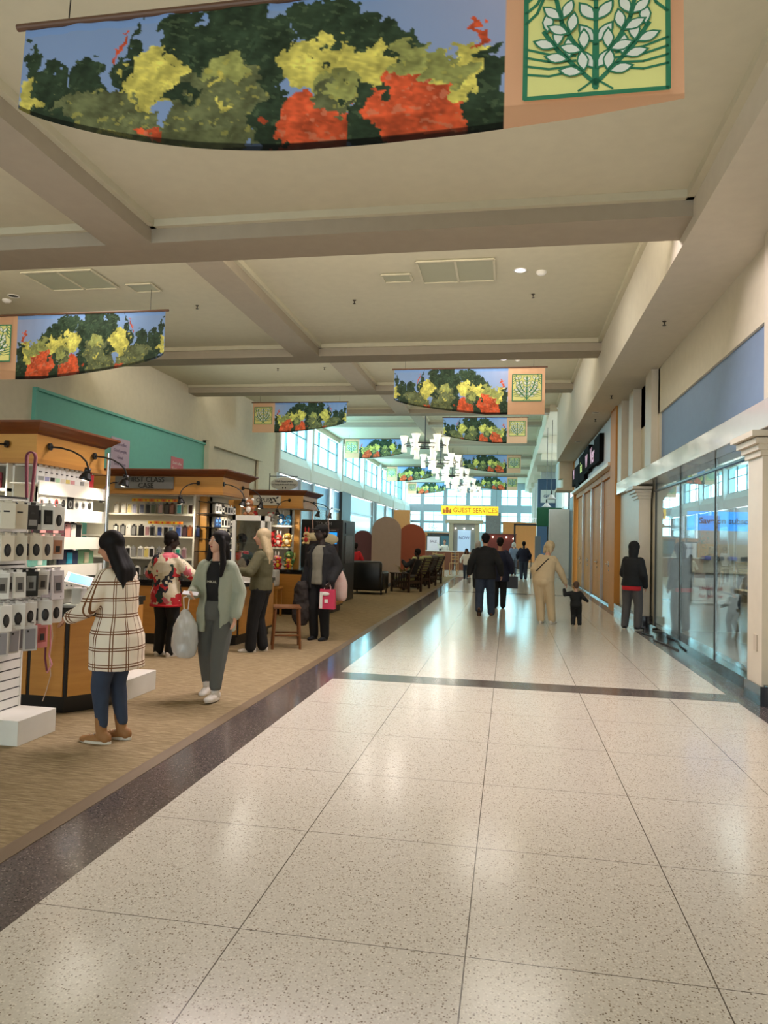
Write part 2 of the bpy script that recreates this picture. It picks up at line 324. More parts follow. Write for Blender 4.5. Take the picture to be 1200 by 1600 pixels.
# second shop front: maple doors under a white sign board
b = MB(); b.box(2.58, 18.55, 0, 3.1, 19.5, 5.15); b.box(2.62, 30.6, 0, 3.1, 31.1, 5.15); b.box(2.7, 19.5, 3.55, 3.3, 30.6, 3.85)
struct('wall_maple_surround', b, DOORW)
struct('trim_sign_board', MB().box(2.63, 19.55, 3.8, 2.8, 30.6, 5.1), mat('white_ridged_board', (214, 214, 216), 0.6, noise=(9, (188, 190, 198), (1, 3.2, 0.4))))
b = MB(); b.box(2.52, 19.5, 3.74, 2.85, 30.7, 3.84); b.box(3.1, 19.4, 3.5, 3.3, 30.7, 5.2)
struct('trim_white_ledge', b, WHITE)
for k in range(4):
    y0 = 19.6+2.75*k; b = MB(); b.box(2.78, y0, 0.05, 2.86, y0+1.3, 3.6); b.box(2.78, y0+1.32, 0.05, 2.86, y0+2.62, 3.6)
    for z in (0.62, 2.8): b.box(2.772, y0, z, 2.79, y0+2.62, z+0.02)
    o = struct('door_%d' % (k+1), b, DOORW)
    b = MB(); b.X = Matrix.Translation((-0.2, 0, 0)); b.cyl((2.94, y0+1.22, 1.05), (2.94, y0+1.22, 1.2), 0.012); b.cyl((2.93, y0+1.02, 1.12), (2.93, y0+1.24, 1.12), 0.012); b.cyl((2.98, y0+1.22, 1.12), (2.93, y0+1.22, 1.12), 0.014)
    b.cyl((2.93, y0+1.42, 1.12), (2.93, y0+1.6, 1.12), 0.012); b.cyl((2.97, y0+1.31, 0.95), (2.95, y0+1.31, 0.95), 0.03)
    b.build('door_handle', CHROME, o, True)
b = MB()
for k in range(4): b.box(2.70, 19.5+2.75*k-0.03, 0, 2.86, 19.5+2.75*k+0.06, 3.74)
struct('trim_door_jambs', b, mat('brushed_trim', (196, 196, 196), 0.25, metal=0.3))
struct('baseboard_shop', MB().box(2.7, 19.6, 0, 3.1, 30.7, 0.05), MC['black_stone_base'])
# far right side shops
b = MB(); b.box(3.2, 31.1, 0, 3.5, 46, 3.95); b.box(3.2, 46, 0, 3.5, 82, 7.4); 
for y in (53, 60, 67, 74): b.box(2.2, y, 0, 3.2, y+0.7, 7.4)
struct('wall_far_right', b, WHITEW)
struct('wall_far_blue', MB().box(1.95, 52.0, 0, 3.3, 52.4, 6.3), mat('slate_blue', (74, 96, 124), 0.7))
struct('wall_white_return', MB().box(1.93, 36.4, 0, 3.3, 36.7, 3.4), WHITEW)
# left side shop fronts beyond the hoarding
FR = mat('front_frame', (186, 196, 204), 0.4); SHG = mat('shop_glass_blue', (112, 158, 196), 0.1, spec=0.8)
fronts = [(33.4, 37.3, 'lilac', (196, 190, 206)), (37.3, 39.9, 'pale', (150, 176, 200)), (39.9, 43.6, 'sky blue', (126, 176, 220)), (44.6, 48.2, 'sky blue', (130, 182, 224)),
          (49.3, 58.3, 'white', (200, 196, 204)), (59.6, 64.6, 'white', (176, 190, 200)), (65.4, 69.0, 'dark', (60, 62, 68)), (70, 74, 'white', (120, 190, 200)), (75, 80, 'dark', (40, 44, 50))]
for i, (y0, y1, nm, c) in enumerate(fronts):
    b = MB(); b.box(XL-0.1, y0+0.1, 0, XL-0.05, y1-0.1, 4.75); o = struct('wall_shop_front', b, mat('front_%d' % i, c, 0.35))
    b = MB()
    for y in (y0, y1-0.14): b.box(XL-0.1, y, 0, XL+0.08, y+0.14, 4.8)
    b.box(XL-0.1, y0, 3.55, XL+0.02, y1, 3.65); b.build('shop_frame', FR, o)
    MB().box(XL-0.05, y0+0.3, 0.1, XL-0.03, y1-0.3, 3.4).build('shop_window', mat('shop_in_%d' % (i % 3), [(190, 176, 158), (120, 140, 156), (70, 74, 80)][i % 3], 0.2), o)
struct('trim_dark_shop_pier', MB().box(XL-0.1, 46.6, 0, XL+0.15, 49.3, 4.85), DARK)
struct('trim_dark_shop_recess', MB().box(XL-0.1, 58.4, 0, XL+0.05, 60.0, 4.8), mat('brown_dark', (84, 74, 66), 0.6))
# ================================================================ PEOPLE: builders
def remesh(o, vox, smooth=2, wr=0.0):
    m = o.modifiers.new('remesh', 'REMESH'); m.mode = 'VOXEL'; m.voxel_size = vox; m.use_smooth_shade = True
    if wr:
        tx = bpy.data.textures.get('folds') or bpy.data.textures.new('folds', 'CLOUDS'); tx.noise_scale = 0.13; tx.noise_depth = 2
        d = o.modifiers.new('folds', 'DISPLACE'); d.texture = tx; d.strength = wr; d.mid_level = 0.5; d.texture_coords = 'LOCAL'
    if smooth:
        s = o.modifiers.new('smooth', 'SMOOTH'); s.iterations = smooth; s.factor = 0.5
    return o
def cap(b, a, c, ra, rb, n=12):
    b.cyl(a, c, ra, rb, n); b.ell(a, (ra,)*3, n, 8); b.ell(c, (rb,)*3, n, 8)
def loft(b, rings, a0=0, a1=2*PI, th=0, n=28):
    """rings: (centre, right, fwd, rx, ry); closed solid when th == 0, else a shell of thickness th open between angles"""
    if th == 0:
        vs = []
        for c, R, F, rx, ry in rings: vs += [c+R*rx*math.cos(2*PI*i/n)+F*ry*math.sin(2*PI*i/n) for i in range(n)]
        m = len(rings); fs = [(j*n+i, j*n+(i+1) % n, (j+1)*n+(i+1) % n, (j+1)*n+i) for j in range(m-1) for i in range(n)]
        fs += [tuple(range(n-1, -1, -1)), tuple(range((m-1)*n, m*n))]
        b.add(vs, fs)
    else:
        vs = []; k = n+1
        for lay in (0, 1):
            for c, R, F, rx, ry in rings:
                for i in range(k):
                    a = a0+(a1-a0)*i/n; vs.append(c+R*(rx-lay*th)*math.cos(a)+F*(ry-lay*th)*math.sin(a))
        m = len(rings); q = m*k; fs = []
        for j in range(m-1):
            for i in range(n):
                fs.append((j*k+i, j*k+i+1, (j+1)*k+i+1, (j+1)*k+i)); fs.append((q+(j+1)*k+i, q+(j+1)*k+i+1, q+j*k+i+1, q+j*k+i))
            for i in (0, n):
                t = (j*k+i, (j+1)*k+i, q+(j+1)*k+i, q+j*k+i); fs.append(t if i == 0 else t[::-1])
        for i in range(n):
            fs.append((i+1, i, q+i, q+i+1)); fs.append(((m-1)*k+i, (m-1)*k+i+1, q+(m-1)*k+i+1, q+(m-1)*k+i))
        b.add(vs, fs)
def ik(a, c, l1, l2, pole):
    d = c-a; L = min(d.length, (l1+l2)*0.998); d = d.normalized(); c2 = a+d*L
    x = (l1*l1-l2*l2+L*L)/(2*L); hgt = math.sqrt(max(l1*l1-x*x, 1e-8)); p = (pole-d*pole.dot(d))
    p = p.normalized() if p.length > 1e-5 else Vector((0, 0, 1)); return a+d*x+p*hgt, c2
def hand(b, wr, d, nrm, side, s, curl=0.5):
    """palm with four fingers and a thumb; d along the hand, nrm out of the palm"""
    d = d.normalized(); nrm = (nrm-d*nrm.dot(d)).normalized(); lat = d.cross(nrm)*side
    rot = Matrix((lat, d, nrm)).transposed()
    b.ell(wr+d*0.045*s, (0.038*s, 0.05*s, 0.016*s), 12, 8, rot); cap(b, wr, wr+d*0.03*s, 0.023*s, 0.026*s, 10)
    for i, (o, L) in enumerate(((-0.030, 0.062), (-0.010, 0.074), (0.010, 0.069), (0.028, 0.055))):
        p = wr+d*0.082*s+lat*o*s; dd = d; r = 0.0092*s
        for j, f in enumerate((0.45, 0.32, 0.23)):
            dd = (dd+nrm*curl*(0.45 if j == 0 else 0.75)).normalized(); q = p+dd*L*f*s*1.1; cap(b, p, q, r, r*0.92, 8); p = q; r *= 0.92
    p = wr+d*0.02*s-lat*0.03*s; dd = (d*0.6-lat*0.7+nrm*0.35).normalized(); q = p+dd*0.035*s; cap(b, p, q, 0.013*s, 0.011*s, 8)
    dd = (d-lat*0.25+nrm*curl).normalized(); cap(b, q, q+dd*0.034*s, 0.011*s, 0.0085*s, 8)
SK = {'fair': mat('skin_fair', (214, 164, 136), 0.5), 'tan': mat('skin_tan', (188, 132, 100), 0.5), 'brown': mat('skin_brown', (112, 72, 52), 0.5), 'dark': mat('skin_dark', (48, 32, 26), 0.5)}
LIP = mat('lips', (158, 62, 56), 0.4); EYE = mat('eye_dark', (24, 18, 16), 0.2); EYW = mat('eye_white', (226, 220, 212), 0.3)
def figure(label, loc, rz, h, skin='fair', g=1.0, vox=0.011, lean=0, side=0, twist=0, hyaw=0, hpitch=0, hipz=0.515, hipy=0, hipx=0, bw=1.0,
           aR=(0.03, 0.0, -0.305), aL=(-0.03, 0.0, -0.305), pR=(0.3, -1, 0), pL=(-0.3, -1, 0), nR=None, nL=None, curl=0.45,
           fR=(0.055, 0.0, 0.045, 0, 0), fL=(-0.055, 0.0, 0.045, 0, 0), top=None, legs=None, shoes=None, hair=None, face=False, kneefwd=None, group=None, fine=True, shirt=None):
    R0 = empty('person', loc, label, 'person', group, rz)
    up = Vector((math.sin(side), math.sin(lean), math.cos(lean)*math.cos(side))).normalized()
    rt = Vector((math.cos(twist), math.sin(twist), 0)); rt = (rt-up*rt.dot(up)).normalized(); fw = up.cross(rt)
    r0 = Vector((1, 0, 0)); f0 = Vector((0, 1, 0)); u0 = Vector((0, 0, 1))
    P = Vector((hipx, hipy, hipz))*h
    def T(k): return P+up*k*h
    N = T(0.315); sh = {s: N-up*0.022*h+rt*s*0.104*h*bw for s in (1, -1)}
    hf = Vector((math.sin(-hyaw)*math.cos(hpitch), math.cos(hyaw)*math.cos(hpitch), math.sin(hpitch))); hf = (hf+Vector((up.x, up.y, 0))*0.3).normalized()
    hr = hf.cross(Vector((0, 0, 1))).normalized(); hu = hr.cross(hf); hrot = Matrix((hr, hf, hu)).transposed()
    hs = h*0.142 if h > 1.3 else h*0.185
    Hc = N+up*0.03*h+hu*0.045*h+hu*hs*0.36+hf*0.012*h
    arm = {}
    for s, a, p in ((1, aR, pR), (-1, aL, pL)):
        e, wv = ik(sh[s], sh[s]+(rt*a[0]+fw*a[1]+u0*a[2])*h, 0.168*h, 0.148*h, rt*p[0]+fw*p[1]+u0*p[2]); arm[s] = (e, wv)
    leg = {}
    for s, f in ((1, fR), (-1, fL)):
        hp = P+r0*s*0.052*h; kp = Vector(kneefwd) if kneefwd else Vector((s*0.1, 1, 0.0))
        k, an = ik(hp, Vector((f[0], f[1], f[2]))*h, 0.24*h, 0.235*h, kp); leg[s] = (hp, k, an, f)
    # body: one continuous skin surface
    b = MB()
    prof = [(-0.02, 0.082, 0.062), (0.03, 0.088, 0.068), (0.10, 0.072, 0.058), (0.19, 0.085, 0.066), (0.26, 0.092, 0.062), (0.305, 0.06, 0.045)]
    loft(b, [(T(k), rt if k > 0.05 else r0, fw if k > 0.05 else f0, a*h*g*(bw if k > .15 else 1), c*h*g) for k, a, c in prof], n=20)
    cap(b, N-up*0.02*h, N+up*0.055*h+hf*0.005*h, 0.036*h*min(g, 1.1), 0.031*h)
    b.ell(Hc+hu*hs*0.12-hf*hs*0.02, (hs*0.335, hs*0.41, hs*0.39), 20, 14, hrot)
    b.ell(Hc-hu*hs*0.17+hf*hs*0.10, (hs*0.265, hs*0.29, hs*0.34), 18, 12, hrot)
    b.ell(Hc-hu*hs*0.40+hf*hs*0.24, (hs*0.12, hs*0.10, hs*0.09), 12, 8, hrot)
    cap(b, Hc+hf*hs*0.385+hu*hs*0.03, Hc+hf*hs*0.46-hu*hs*0.12, hs*0.045, hs*0.07, 8)
    for s in (1, -1):
        b.ell(Hc+hr*s*hs*0.335-hf*hs*0.04-hu*hs*0.03, (hs*0.04, hs*0.09, hs*0.14), 10, 8, hrot)
        e, wv = arm[s]; cap(b, sh[s]-rt*s*0.02*h-up*0.01*h, e, 0.027*h, 0.023*h); cap(b, e, wv, 0.023*h, 0.016*h)
        n_ = (nR if s == 1 else nL); n_ = Vector(n_) if n_ else -rt*s
        hand(b, wv, (wv-e), n_, s, h/1.72*(1 if h > 1.3 else 0.95), curl)
        hp, k, an, f = leg[s]; cap(b, hp, k, 0.052*h*g, 0.034*h*g); cap(b, k, an, 0.033*h*g, 0.022*h)
        if not shoes: cap(b, an, an+f0*0.09*h-u0*0.02*h, 0.022*h, 0.018*h)
    remesh(b.build('body', SK[skin], R0), vox if fine else 0.016, 1)
    J = dict(R=R0, h=h, up=up, rt=rt, fw=fw, P=P, T=T, N=N, sh=sh, arm=arm, leg=leg, Hc=Hc, hf=hf, hr=hr, hu=hu, hs=hs, hrot=hrot, vox=vox, r0=r0, f0=f0, g=g, bw=bw)
    if face:
        for s in (1, -1):
            c = Hc+hf*hs*0.365+hr*s*hs*0.135+hu*hs*0.04
            e = MB().ell(c, (hs*0.062, hs*0.03, hs*0.028), 10, 6, hrot).build('eye', EYW, R0, True)
            MB().ell(c+hf*hs*0.018, (hs*0.028, hs*0.02, hs*0.026), 8, 6, hrot).build('iris', EYE, e, True)
            MB().ell(c+hu*hs*0.085+hf*hs*0.01, (hs*0.085, hs*0.02, hs*0.014), 8, 6, hrot).build('eyebrow', EYE, R0, True)
        m_ = MB(); m_.ell(Hc+hf*hs*0.385-hu*hs*0.235, (hs*0.085, hs*0.03, hs*0.022), 10, 6, hrot); m_.ell(Hc+hf*hs*0.38-hu*hs*0.262, (hs*0.065, hs*0.03, hs*0.024), 10, 6, hrot)
        m_.build('lips', LIP, R0, True)
    if legs: trousers(J, **legs)
    if shirt: jacket(J, **{'name': 'shirt', **shirt})
    if top: jacket(J, **top)
    if shoes: footwear(J, **shoes)
    if hair: hairdo(J, **hair)
    return J
def trousers(J, m, d=0.012, slim=1.0, hem=0.0, flare=0.0, upto=1.0, name='trousers', cuff=False):
    b = MB(); h = J['h']; g = J['g']; T = J['T']
    loft(b, [(J['P']-Vector((0, 0, 0.035*h)), J['r0'], J['f0'], 0.07*h*g+d, 0.058*h*g+d), (J['P'], J['r0'], J['f0'], 0.09*h*g+d, 0.07*h*g+d), (T(0.04), J['r0'], J['f0'], 0.09*h*g+d, 0.07*h*g+d), (T(0.085), J['rt'], J['fw'], 0.078*h*g+d, 0.062*h*g+d)], n=24)
    b.ell(J['P']-J['f0']*0.02*h+Vector((0, 0, 0.005*h)), (0.085*h*g+d, 0.06*h*g+d, 0.06*h*g), 16, 10)
    for s in (1, -1):
        hp, k, an, f = J['leg'][s]; en = k+(an-k)*(upto if upto < 1 else 1.0)
        cap(b, hp, k, 0.054*h*g+d, 0.037*h*g+d); cap(b, k, en+Vector((0, 0, hem)), 0.037*h*g+d, (0.027*h*g+d)*slim+flare)
    remesh(b.build(name, m, J['R']), J['vox'], 2, 0.012)
def jacket(J, m, d=0.016, hem=-0.06, sleeve=1.0, flare=0.0, openf=0.0, hood=0, name='jacket', collar=0.0, extra=None, belly=0.0, wr=0.014, puff=0.0):
    b = MB(); h = J['h']; g = J['g']; bw = J['bw']; T = J['T']; up = J['up']; rt = J['rt']; fw = J['fw']
    ks = [(hem, 0.084+flare, 0.064+flare), (0.0, 0.092+flare*0.7, 0.07+flare*0.7), (0.05, 0.088+flare*.3, 0.069+flare*.3), (0.11, 0.08, 0.064), (0.19, 0.09, 0.068), (0.255, 0.098, 0.064), (0.298, 0.07, 0.05), (0.318, 0.044, 0.04)]
    rings = [(T(k), rt if k > 0.02 else J['r0'], fw if k > 0.02 else J['f0'], a*h*g*(bw if k > .15 else 1)+d+puff, c*h*g+d+belly*(1 if k < .16 else .4)) for k, a, c in ks]
    if openf:
        loft(b, rings, PI/2+openf, PI/2+2*PI-openf, 0.03, n=40)
    else: loft(b, rings)
    for s in (1, -1):
        e, wv = J['arm'][s]; S = J['sh'][s]; en = e+(wv-e)*sleeve*0.97 if sleeve > 0.5 else S+(e-S)*sleeve*2
        g2 = 1+(g-1)*0.5; cap(b, S-rt*s*0.022*h-up*0.008*h, e if sleeve > .5 else en, 0.034*h*g2+d*0.7, 0.028*h*g2+d*0.75)
        if sleeve > 0.5: cap(b, e, en, 0.028*h*g2+d*0.75, 0.02*h+d*0.7)
    if collar: loft(b, [(J['N']-up*0.012*h, rt, fw, 0.05*h, 0.048*h), (J['N']+up*collar*h, rt, fw, 0.046*h, 0.046*h)], 0, 2*PI-0.001, 0.014)
    if hood == 1:      # hood lying on the back
        b.ell(J['N']-fw*0.05*h+up*0.0*h, (0.075*h, 0.038*h, 0.042*h), 14, 10); cap(b, J['N']+rt*0.05*h-fw*0.01*h+up*.005*h, J['N']-rt*0.05*h-fw*0.01*h+up*.005*h, 0.024*h, 0.024*h)
    if hood == 2:      # hood worn
        Hc, hf, hu, hs = J['Hc'], J['hf'], J['hu'], J['hs']
        b.ell(Hc+hu*hs*0.1-hf*hs*0.1, (hs*0.44, hs*0.5, hs*0.5), 16, 12, J['hrot']); cap(b, Hc-hu*hs*0.2-hf*hs*0.1, J['N']-fw*0.01*h, hs*0.42, 0.05*h)
    if extra: extra(b, J)
    o = remesh(b.build(name, m, J['R']), J['vox'], 2, wr); return o
def footwear(J, m, sole=None, boot=0.0, s=1.0, laces=None):
    h = J['h']
    for sd in (1, -1):
        hp, k, an, f = J['leg'][sd]; ya = f[3]; pt = f[4]
        F = Vector((math.sin(-ya)*math.cos(pt), math.cos(ya)*math.cos(pt), -math.sin(pt))); Rr = F.cross(Vector((0, 0, 1))).normalized(); Uu = Rr.cross(F)
        q = h/1.7*s if h > 1.3 else h/1.55*s; rot = Matrix((Rr, F, Uu)).transposed(); A = an
        base = A-Uu*(0.045*h-0.022*q)
        b = MB(); b.ell(base-F*0.035*q+Uu*0.018*q, (0.036*q, 0.045*q, 0.045*q), 14, 10, rot); b.ell(base+F*0.06*q+Uu*0.004*q, (0.042*q, 0.085*q, 0.034*q), 14, 10, rot)
        b.ell(base+F*0.12*q-Uu*0.002*q, (0.041*q, 0.06*q, 0.026*q), 14, 10, rot); cap(b, base+F*0.0+Uu*0.03*q, A+(k-A)*(0.08+boot), 0.037*q, 0.037*q+0.008)
        o = remesh(b.build('shoe', m, J['R']), 0.008 if J['vox'] < 0.012 else 0.012, 1)
        if sole:
            c = MB(); n = 18; pts = []
            for i in range(n):
                a = 2*PI*i/n; y = math.cos(a)*0.128+0.045; x = math.sin(a)*(0.044 if y > 0.04 else 0.038); pts.append((x*q, y*q))
            vs = [base+Rr*x+F*y+Uu*z*q for z in (-0.022, -0.002) for x, y in pts]
            c.add(vs, [tuple(range(n-1, -1, -1)), tuple(range(n, 2*n))]+[(i, (i+1) % n, n+(i+1) % n, n+i) for i in range(n)]); c.build('sole', sole, o)
        if laces:
            c = MB()
            for i in range(4): c.cyl(base+F*(0.03+0.022*i)*q+Uu*(0.047-0.006*i)*q-Rr*0.02*q, base+F*(0.035+0.022*i)*q+Uu*(0.047-0.006*i)*q+Rr*0.02*q, 0.0035*q, n=6)
            c.build('laces', laces, o)
def hairdo(J, m, style='short', length=0.0):
    Hc, hf, hr, hu, hs, up = J['Hc'], J['hf'], J['hr'], J['hu'], J['hs'], J['up']; b = MB(); rot = J['hrot']; h = J['h']
    if style in ('short', 'afro', 'cap'):
        k = 1.22 if style == 'afro' else 1.07
        b.ell(Hc+hu*hs*0.17-hf*hs*0.07, (hs*0.36*k, hs*0.40*k, hs*0.385*k), 18, 12, rot); b.ell(Hc-hf*hs*0.2-hu*hs*0.08, (hs*0.31, hs*0.24, hs*0.30), 14, 10, rot)
    if style in ('long', 'loose'):
        b.ell(Hc+hu*hs*0.15-hf*hs*0.07, (hs*0.40, hs*0.45, hs*0.42), 18, 12, rot)
        L = length*h; base = Hc-hf*hs*0.22-hu*hs*0.1; dn = Vector((0, 0, -1))
        for s in (-1, -0.5, 0, 0.5, 1):
            a = base+hr*s*hs*0.22+hf*(abs(s))*hs*0.10; c = J['N']-J['fw']*(0.058-0.012*abs(s))*h+hr*s*hs*0.34; e = c+dn*L*(1-0.12*abs(s))+hr*s*hs*0.06-J['fw']*0.014*h
            cap(b, a, c, hs*0.24, hs*0.23); cap(b, c, e, hs*0.23, hs*0.11)
        if style == 'loose':
            for s in (-1, 1):
                a = Hc+hr*s*hs*0.33+hf*hs*0.1+hu*hs*0.1; c = J['N']+hr*s*hs*0.5+J['fw']*0.035*h; e = c+dn*L*0.75+J['fw']*0.03*h
                cap(b, a, c, hs*0.13, hs*0.15); cap(b, c, e, hs*0.15, hs*0.09)
    if style == 'cut':   # shoulder length hair
        b.ell(Hc+hu*hs*0.12-hf*hs*0.05, (hs*0.43, hs*0.47, hs*0.45), 18, 12, rot)
        for s in (-1, 0, 1): cap(b, Hc-hf*hs*0.2+hr*s*hs*0.25, Hc-hf*hs*0.20+hr*s*hs*0.36-hu*hs*0.52, hs*0.22, hs*0.12)
    o = b.build('hair', m, J['R']); remesh(o, 0.012, 1, 0.01)
    return o
# ================================================================ BANNERS
def vnoise(u, v, s, seed):
    rs = np.random.RandomState(seed); g_ = rs.rand(64, 64); x = (u*s) % 63; y = (v*s) % 63
    xi = x.astype(int); yi = y.astype(int); fx = x-xi; fy = y-yi; fx = fx*fx*(3-2*fx); fy = fy*fy*(3-2*fy)
    return (g_[xi, yi]*(1-fx)+g_[xi+1, yi]*fx)*(1-fy)+(g_[xi, yi+1]*(1-fx)+g_[xi+1, yi+1]*fx)*fy
DG, OL, YE, OR, YG, SKY = (56, 74, 56), (112, 120, 84), (224, 216, 112), (230, 100, 62), (162, 168, 100), (140, 168, 216)
BLOBS = [(DG, 60, 100, 24, 30), (DG, 80, 160, 42, 42), (DG, 108, 150, 26, 48), (DG, 158, 125, 24, 28), (DG, 150, 175, 66, 40), (YE, 52, 168, 20, 28), (DG, 238, 75, 9, 34), (DG, 226, 120, 20, 26),
         (DG, 318, 55, 36, 52), (DG, 410, 65, 74, 88), (DG, 472, 85, 28, 66), (DG, 545, 22, 62, 38), (DG, 615, 45, 46, 30), (DG, 665, 50, 40, 34),
         (YE, 285, 118, 58, 42), (YE, 250, 165, 26, 26), (YE, 555, 92, 72, 40), (YE, 615, 82, 48, 30), (OL, 185, 195, 100, 44), (DG, 95, 195, 50, 22), (OL, 385, 165, 82, 80), (YG, 390, 105, 40, 20), (OL, 300, 212, 120, 30), (YE, 372, 122, 9, 14), (YE, 400, 165, 18, 6),
         (DG, 318, 140, 40, 14), (DG, 470, 185, 26, 62), (OR, 535, 190, 66, 58), (YG, 575, 128, 46, 24), (OL, 560, 140, 30, 18), (OR, 280, 205, 14, 16), (DG, 622, 165, 32, 62), (DG, 745, 45, 0, 0), (YG, 690, 80, 40, 30), (OR, 704, 160, 76, 72), (OR, 660, 110, 30, 24),
         (YE, 775, 95, 46, 44), (YG, 740, 90, 40, 22), (DG, 806, 120, 16, 70), (DG, 792, 175, 34, 50), (DG, 540, 92, 6, 7), (OR, 210, 78, 5, 30), (OR, 780, 28, 6, 34), (DG, 100, 40, 0, 0)]
def paint(NX=440, NY=120):
    u = np.linspace(0, 1, NX)[:, None]*np.ones((1, NY)); d = np.linspace(0, 1, NY)[None, :]*np.ones((NX, 1))
    x = 40+u*1025; y = 45-0.132*(x-40)+d*242
    a1 = u+d*0.12; a2 = d*.26-u*.35+1; wx = (vnoise(u, d*.3, 42, 1)-0.5)*38+(vnoise(a1, a2, 130, 2)-0.5)*16; wy = (vnoise(u, d*.3, 36, 3)-0.5)*36+(vnoise(a1, a2, 140, 4)-0.5)*18
    col = np.zeros((NX, NY, 3)); col[:] = SKY; col += (np.clip((u-0.55)*3, 0, 1)*(1-d)*1.0)[..., None]*np.array((58, 26, 8))
    col[d < 0.07] = (132, 168, 226)
    for c, bx, by, rx, ry in BLOBS:
        if rx == 0: continue
        m = (((x+wx-bx)/rx)**2+((y+wy-by)/ry)**2) < 1.0
        t = 0.86+0.20*vnoise(a1, a2*2.2, 110, 5+bx)+0.34*(vnoise(u, d*.3, 46, 9+by)-0.5)+0.16*(vnoise(a1*2, a2*.7, 60, bx)-.5); col[m] = (np.array(c)*t[..., None])[m]
        k = m & (vnoise(a1, a2*1.6, 84, 11+bx) > 0.80); col[k] = col[k]*0.45+np.array((225, 150, 120) if c == OR else (196, 190, 96) if c != DG else (96, 116, 84))*0.55
    m = d > 0.955; col[m] = col[m]*0.55
    lg = u > 0.762; col[lg] = (232, 182, 146); return np.clip(col, 0, 255)
PW = paint()
def cloth_mesh(name, mirror, drop):
    NX, NY = PW.shape[:2]; us = np.linspace(0, 1, NX)
    vs = []; 
    for i, u in enumerate(us):
        dr = drop(u)
        for j in range(NY):
            t = j/(NY-1); vs.append(((2-4*u if mirror else 4*u-2), 0.006*math.sin(u*46)*(1-t*.8)+0.004*math.sin(u*121)*(1-t), -dr*t))
    fs = [(i*NY+j, (i+1)*NY+j, (i+1)*NY+j+1, i*NY+j+1) for i in range(NX-1) for j in range(NY-1)]
    me = bpy.data.meshes.new(name); me.from_pydata(vs, [], fs)
    # paint is laid out in absolute height, the hem simply cuts it
    D = np.array([drop(u) for u in us]); full = D.max(); idx = np.clip((np.linspace(0, 1, NY)[None, :]*(D/full)[:, None]*(NY-1)).round().astype(int), 0, NY-1)
    c = PW[np.arange(NX)[:, None], idx].copy(); c[:, int(NY*.955):][us < 0.762] *= 0.5
    c = c/255.0; c = np.where(c <= 0.04045, c/12.92, ((c+0.055)/1.055)**2.4); rgba = np.ones((NX*NY, 4), dtype=np.float32); rgba[:, :3] = c.reshape(-1, 3)
    a = me.color_attributes.new('paint', 'FLOAT_COLOR', 'POINT'); a.data.foreach_set('color', rgba.ravel())
    me.polygons.foreach_set('use_smooth', [True]*len(fs)); return me
def cloth_mat(nt, b):
    a = nn(nt, 'ShaderNodeAttribute'); a.attribute_name = 'paint'; nt.links.new(a.outputs['Color'], b.inputs['Base Color'])
    tr = nn(nt, 'ShaderNodeBsdfTranslucent'); nt.links.new(a.outputs['Color'], tr.inputs[0]); mx = nn(nt, 'ShaderNodeMixShader'); mx.inputs[0].default_value = 0.62
    o = nt.nodes['Material Output']; nt.links.new(b.outputs[0], mx.inputs[1]); nt.links.new(tr.outputs[0], mx.inputs[2]); nt.links.new(mx.outputs[0], o.inputs[0])
CLOTH = node_mat('printed_cloth', cloth_mat, rough=0.55, spec=0.3)
EGR = mat('emblem_green', (38, 118, 84), 0.6); EYL = mat('emblem_yellow', (226, 222, 140), 0.6); ELF = mat('emblem_leaf', (224, 226, 214), 0.6)
def drop_far(u): return 0.80+0.45*min(1, u/0.62)**0.55*1.0 if u < 0.62 else 1.25
def drop_big(u): return 0.56+0.42*math.sin(min(1, u/0.5)*PI/2)**0.8 if u < 0.5 else 0.98-0.14*((u-0.5)/0.5)**2
